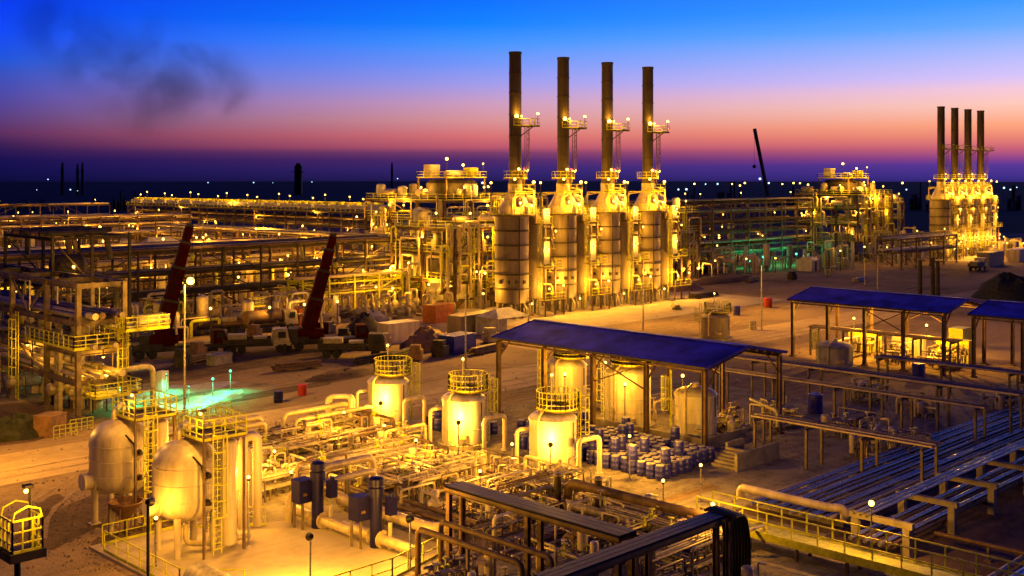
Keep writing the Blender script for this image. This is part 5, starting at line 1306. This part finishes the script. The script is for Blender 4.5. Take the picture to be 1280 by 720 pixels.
# dike walls, ramp
solo(MB().box(0,.25,0,14.5,0,.8).box(.25,6,0,.25,0,.8), 'dike_wall', M['conc'], 'low concrete wall round the white tanks under the front canopy', 'wall', (71.9,50.9,0))
b = MB()
for k in range(6): b.box(-k*.35-.35,-k*.35,0,2.2,0,1.05-k*.17)
b.box(0,2.2,2.2,2.4,0,1.3).box(-2.4,3.2,-.25,-.003,0,1.25)
solo(b, 'concrete_steps', M['conc'], 'concrete steps with side wall at the corner of the front canopy', 'steps', (70.6,45.6,0))
# ================================================================== BLUE DRUMS
def drum_proto(label, loc):
    t = thing('blue_drum', label, 'drum', loc, 'blue drums stored beside the front canopy')
    r, h = .36, 1.0
    MB().lathe([(r*.92,0),(r,.05),(r,.3),(r*1.05,.33),(r,.36),(r,.64),(r*1.05,.67),(r,.7),(r,.93),(r*.93,h),(r*.93,h-.03),(.01,h-.03)], n=16).build('body', M['bplas'], t)
    MB().cyl((0,0,h-.028), r*.86, .07, 14).cyl((r*.45,0,h+.04), .06, .03, 8).build('lid', M['tarpw'], t)
    return t
DR = None; cnt = 0
for (ua,ub,va,vb,lab) in [(62.6,66.4,48.0,54.6,'blue drum with pale lid in the block nearest the sand, below the star bright lamp'),(67.0,70.0,48.6,58.2,'blue drum with pale lid in the block along the front canopy columns'),(62.4,66.2,55.4,61.8,'blue drum with pale lid in the block behind the right floodlit tank'),(66.4,69.2,59.6,65.4,'blue drum with pale lid in the block at the left end of the canopy'),(61.8,64.4,66.4,72.6,'blue drum with pale lid between the middle and far floodlit tanks')]:
    u = ua
    while u < ub:
        v = va
        while v < vb:
            if random.random() < .95:
                p = (u+random.uniform(-.07,.07), v+random.uniform(-.07,.07), 0)
                if DR is None: DR = drum_proto(lab, p)
                else: dup(DR, p, lab, random.uniform(0,6))
                if random.random() < .10: dup(DR, (p[0],p[1],1.045), 'blue drum with pale lid standing on top of another drum', random.uniform(0,6))
            v += .8
        u += .8
# ================================================================== POLES
for px,py,top,tx in [(952,412,332,'thin bare pole on the apron left of the right canopy'),(582,462,372,'thin bare pole at the road left of the front canopy'),(804,412,342,'thin bare pole before the fourth furnace'),(1017,330,282,'thin pale pole beside the white shed'),(1097,362,318,'left pale pole above the right canopy'),(1081,356,322,'dark pole near the pale pole above the right canopy'),(1150,372,325,'left dark pole of the group before the distant furnaces'),(1166,372,322,'thick dark post of the group before the distant furnaces'),(1172,374,326,'right dark post of the group before the distant furnaces')]:
    u,v = G(px,py); D_ = (u+v)/R2; h = CAMH-(top-224)*D_/F
    t = thing('pole', tx, 'pole', (u,v,0)); MB().tube([(0,0,0),(0,0,h)], .11 if 'thin' in tx or 'pale' in tx else .4, 8, .07 if 'thin' in tx or 'pale' in tx else .35).build('shaft', M['galv' if 'pale' in tx or 'thin' in tx else 'dark'], t)
    MB().bar((-.5,.5,h-.2),(.5,-.5,h-.2),.1).cbox((.5,-.5,h-.25),.3,.3,.25).build('bracket', M['dark'], t)
# ================================================================== HORIZON
FAR = [(868,231,'y'),(882,231,'w'),(897,231,'w'),(915,231,'y'),(925,233,'y'),(931,230,'y'),(950,225,'w'),(961,230,'w'),(978,231,'y'),(992,230,'y'),(1000,230,'y'),(1080,229,'y'),(1092,229,'y'),(1104,234,'y'),(1128,230,'y'),(1133,238,'w'),(1255,236,'w'),(1263,238,'w'),(1271,235,'w'),(1246,228,'y'),(848,238,'w'),(858,238,'w'),
 (60,225,'w'),(46,238,'w'),(88,238,'w'),(97,239,'w'),(260,229,'w'),(317,229,'w'),(341,229,'w'),(390,228,'w'),(497,224,'w'),(603,230,'w'),(593,238,'w'),(1010,232,'y'),(1066,231,'w'),(1212,226,'y')]
FAR.sort()
for k,(px,py,c) in enumerate(FAR):
    d = 640+((k*37)%9)*30; u,v = DX(px,d); h = CAMH-(py-224)*d/F
    big = c == 'y' or px > 590
    deck_lamp((u,v,0), h, '%s far %s light on the horizon counting from the left' % (ORD[k] if k < 30 else ['thirty-first','thirty-second','thirty-third','thirty-fourth','thirty-fifth','thirty-sixth'][k-30], 'yellow' if c == 'y' else 'white'), 0, (.45+.3*((k*53)%7)/7) if big else .22+.1*(k%3), 'far lights on the horizon', 'mast_light', 'mast light', 'bulb' if c == 'y' else 'bulbw')
for px,wd,top,tx in [(78,3.0,203,'leftmost dark tower on the horizon'),(97,2.6,205,'left one of a close pair of dark towers on the horizon'),(103,2.6,203,'right one of a close pair of dark towers on the horizon'),(373,9,204,'broad dark block tower on the horizon left of centre'),(490,2.2,203,'thin dark tower on the horizon left of the module')]:
    d = 1500; u,v = DX(px,d); h = CAMH+(224-top)*d/F
    t = thing('distant_tower', tx, 'tower', (u,v,0), None, PI/4)
    MB().lathe([(wd*.75,0),(wd*.7,h*.8),(wd*.4,h)], n=8).build('shaft', M['dark'], t) if wd < 5 else MB().box(-wd/2,wd/2,-wd/2,wd/2,0,h-3).box(-wd*.35,wd*.3,-wd*.3,wd*.3,h-3+.01,h).build('shaft', M['dark'], t)
    MB().box(-wd*.9,wd*.9,-wd*.9,wd*.9,h*.72,h*.74).build('platform', M['dark'], t)

# ================================================================== FLOODLIGHT POST LOWER LEFT, CLUTTER, SMOKE
u,v = DX(185,50); t = thing('floodlight_post', 'dark slim floodlight post below the cream vessels at the bottom edge', 'floodlight', (u,v,0))
MB().tube([(0,0,0),(0,0,6.5)], .07, 8).cyl((0,0,0), .2, .1, 10).build('pole', M['dark'], t)
MB().tube([(-.05,-.05,6.6),(.25,.25,6.5)], .12, 10, .22).build('lamp_housing', M['black'], t)
MB().tube([(.255,.255,6.498),(.275,.275,6.49)], .19, 10).build('bulb', M['bulb'], t)
light((.5,.5,6.35), 2200, SOD, .12, t)
def cluster(label, u0, u1, v0, v1, n, seed, h=6.0, lamps=2, lp=500):
    # process equipment at grade: uprights, exchangers, pipes and small platforms
    rnd = random.Random(seed)
    t = thing('process_cluster', label, 'process plant', (u0,v0,0), 'process equipment at grade')
    W, D = u1-u0, v1-v0
    for k in range(n):
        x, y = rnd.uniform(.5,W-.5), rnd.uniform(.5,D-.5); q = rnd.random()
        if q < .16: MB().vessel((x,y,.6), rnd.uniform(.4,.9), rnd.uniform(2,h), 12).cyl((x,y,0),.5,.7,10).build('upright_drum', M[rnd.choice(('cream','cladr','clad'))], t)
        elif q < .3: MB().vessel((x-1.6,y,rnd.uniform(1,h*.5)), rnd.uniform(.35,.65), 3.4, 12, rnd.choice('xy')).build('exchanger', M[rnd.choice(('clad','cladr','rust'))], t)
        elif q < .38:
            z = rnd.uniform(2,h*.8); d = MB().box(x-1,x+1,y-.8,y+.8,z-.1,z).bar((x,y,0),(x,y,z-.1),.25).build('platform', M['rust'], t)
            MB().rail([(x-1,y-.8,z),(x+1,y-.8,z),(x+1,y+.8,z),(x-1,y+.8,z),(x-1,y-.8,z)],1.1,.07,1.0).build('railing', M['yellow'], d)
        elif q < .46: MB().bar((x,y,0),(x,y,rnd.uniform(3,h)),.3).build('post', M['rust'], t)
        else:
            z = rnd.uniform(.8,h); L = rnd.uniform(1.5,6); r = rnd.choice((.09,.12,.16,.22))
            x2, y2 = (min(W,x+L),y) if rnd.random() < .5 else (x,min(D,y+L))
            z2 = rnd.choice((.05, .05, rnd.uniform(.5,z)))
            MB().tube([(x,y,.05),(x,y,z),(x2,y2,z),(x2,y2,z2)], r, 7, rad=.5, bend=3).build('pipe', M[rnd.choice(('clad','clad','cladr','cream','yellow'))], t)
    for k in range(lamps):
        x, y, z = W*(k+.5)/lamps, -.3, rnd.uniform(2.6,h*.8)
        l = MB().bar((x,y,0),(x,y,z),.09).cbox((x,y,z),.3,.3,.1).build('lamp', M['dark'], t)
        MB().sphere((x,y,z+.28), .18, 8).build('bulb', M['bulb'], l); light((x-.25,y-.3,z+.5), lp, SOD, .12, t)
    return t
for i,(a,b_,c,d,n,h,tx) in enumerate([
 (62,80,134,147,50,5,'behind the left red crane'),(82,99,132,148,50,5,'behind the right red crane'),
 (58,80,160,182,50,7,'between the long dark rack and the middle rack, left part'),(82,112,160,184,60,8,'between the long dark rack and the middle rack, right part'),
 (64,100,198,222,50,8,'behind the middle rack at left'),(102,126,196,226,45,8,'behind the middle rack beside the long deck'),
 (88,130,250,300,60,9,'in the far left distance under the lit deck'),(96,140,335,372,55,8,'in the far left distance before the brown racks'),
 (123,138,118+14,133,30,7,'left of the first big furnace at its foot'),(122,160,137,148,50,9,'directly behind the big furnaces'),
 (190,225,136,148,50,6,'in front of the dark tiered rack at right'),(228,262,128,146,50,6,'left of the distant process module'),
 (262,290,126,138,40,7,'in front of the distant process module'),(42.6,46.4,98,124,34,4,'on the ground inside the left frame'),
 (284,292,124,138,24,8,'at the left foot of the distant furnaces'),(296,330,117,124,36,5,'in front of the distant furnaces'),
 (188,240,160,190,60,10,'deep behind the dark tiered rack'),(150,186,186,230,60,12,'behind the tall lit module')]):
    cluster('pipes, drums and posts '+tx, a,b_,c,d,n,700+i,h,3,(90 if i in (10,11,16) else 60 if i == 13 else 150 if i == 12 else 420))
# smoke
m = bpy.data.materials.new('dark_smoke'); m.use_nodes = True
nt = m.node_tree; nt.nodes.clear(); N = nt.nodes; Lk = nt.links
pv = N.new('ShaderNodeVolumePrincipled'); ot = N.new('ShaderNodeOutputMaterial'); Lk.new(pv.outputs[0], ot.inputs['Volume'])
pv.inputs['Color'].default_value = (.18,.16,.22,1)
tc = N.new('ShaderNodeTexCoord'); no = N.new('ShaderNodeTexNoise'); no.inputs['Scale'].default_value = .028; no.inputs['Detail'].default_value = 5; no.inputs['Roughness'].default_value = .6
no.inputs['Distortion'].default_value = .6
Lk.new(tc.outputs['Object'], no.inputs['Vector'])
prev = None; C_ = []
for k,(px,py,r) in enumerate([(66,36,22),(92,52,24),(122,70,26),(150,90,28),(182,108,28),(212,112,26),(203,58,20),(226,80,24),(252,98,24),(280,110,20)]):
    u,v = DX(px,600); z = CAMH+(224-py)*600/F; C_.append((u,v,z,r))
    dn = N.new('ShaderNodeVectorMath'); dn.operation = 'DISTANCE'; Lk.new(tc.outputs['Object'], dn.inputs[0]); dn.inputs[1].default_value = (u,v,z)
    q = N.new('ShaderNodeMapRange'); q.interpolation_type = 'SMOOTHSTEP'; q.inputs['From Min'].default_value = r*1.2; q.inputs['From Max'].default_value = r*.2; Lk.new(dn.outputs['Value'], q.inputs['Value'])
    if prev is None: prev = q.outputs[0]
    else:
        mm = N.new('ShaderNodeMath'); mm.operation = 'MAXIMUM'; Lk.new(prev, mm.inputs[0]); Lk.new(q.outputs[0], mm.inputs[1]); prev = mm.outputs[0]
no.inputs['Scale'].default_value = .036; no.inputs['Detail'].default_value = 8; no.inputs['Roughness'].default_value = .62; no.inputs['Distortion'].default_value = .5
mp = N.new('ShaderNodeMapRange'); mp.inputs['From Min'].default_value = .42; mp.inputs['From Max'].default_value = .66; mp.inputs['To Max'].default_value = .034
Lk.new(no.outputs['Fac'], mp.inputs['Value'])
ml = N.new('ShaderNodeMath'); ml.operation = 'MULTIPLY'; Lk.new(prev, ml.inputs[0]); Lk.new(mp.outputs[0], ml.inputs[1]); Lk.new(ml.outputs[0], pv.inputs['Density'])
# one closed hull round the puffs
A = Vector(C_[0][:3]); B = Vector(C_[-1][:3]); e1 = (B-A).normalized()
b = MB().tube([A-e1*26, A-e1*18, A, (A+B)/2, B, B+e1*16, B+e1*24], 44, 16)
o = b.build('smoke', m); o['kind'] = 'stuff'

# low dark plant silhouettes far off
rnd = random.Random(21)
for k,(px,hh,tx) in enumerate([(150,9,'left of the long lit deck'),(30,7,'at the far left edge'),(560,12,'behind the left lit module'),(850,11,'right of the big furnaces'),(905,14,'left of the far crane'),(985,12,'right of the far crane'),(1150,13,'left of the distant furnaces'),(1262,12,'at the right edge of the skyline')]):
    u,v = DX(px,760); t = thing('distant_plant', 'low dark plant silhouette far off on the plain, '+tx, 'distant plant', (u,v,0), None, PI/4)
    for q in range(5):
        x = rnd.uniform(-22,22); wd = rnd.uniform(2,9); MB().box(x-wd/2,x+wd/2,-6+q*2.5,-4.2+q*2.5,0,hh*rnd.uniform(.35,.9)).build('block', M['dark'], t)
    for q in range(3):
        x = rnd.uniform(-20,20); MB().tube([(x,-7,0),(x,-7,hh*rnd.uniform(.9,1.5))], .8, 8, .5).build('chimney', M['dark'], t)
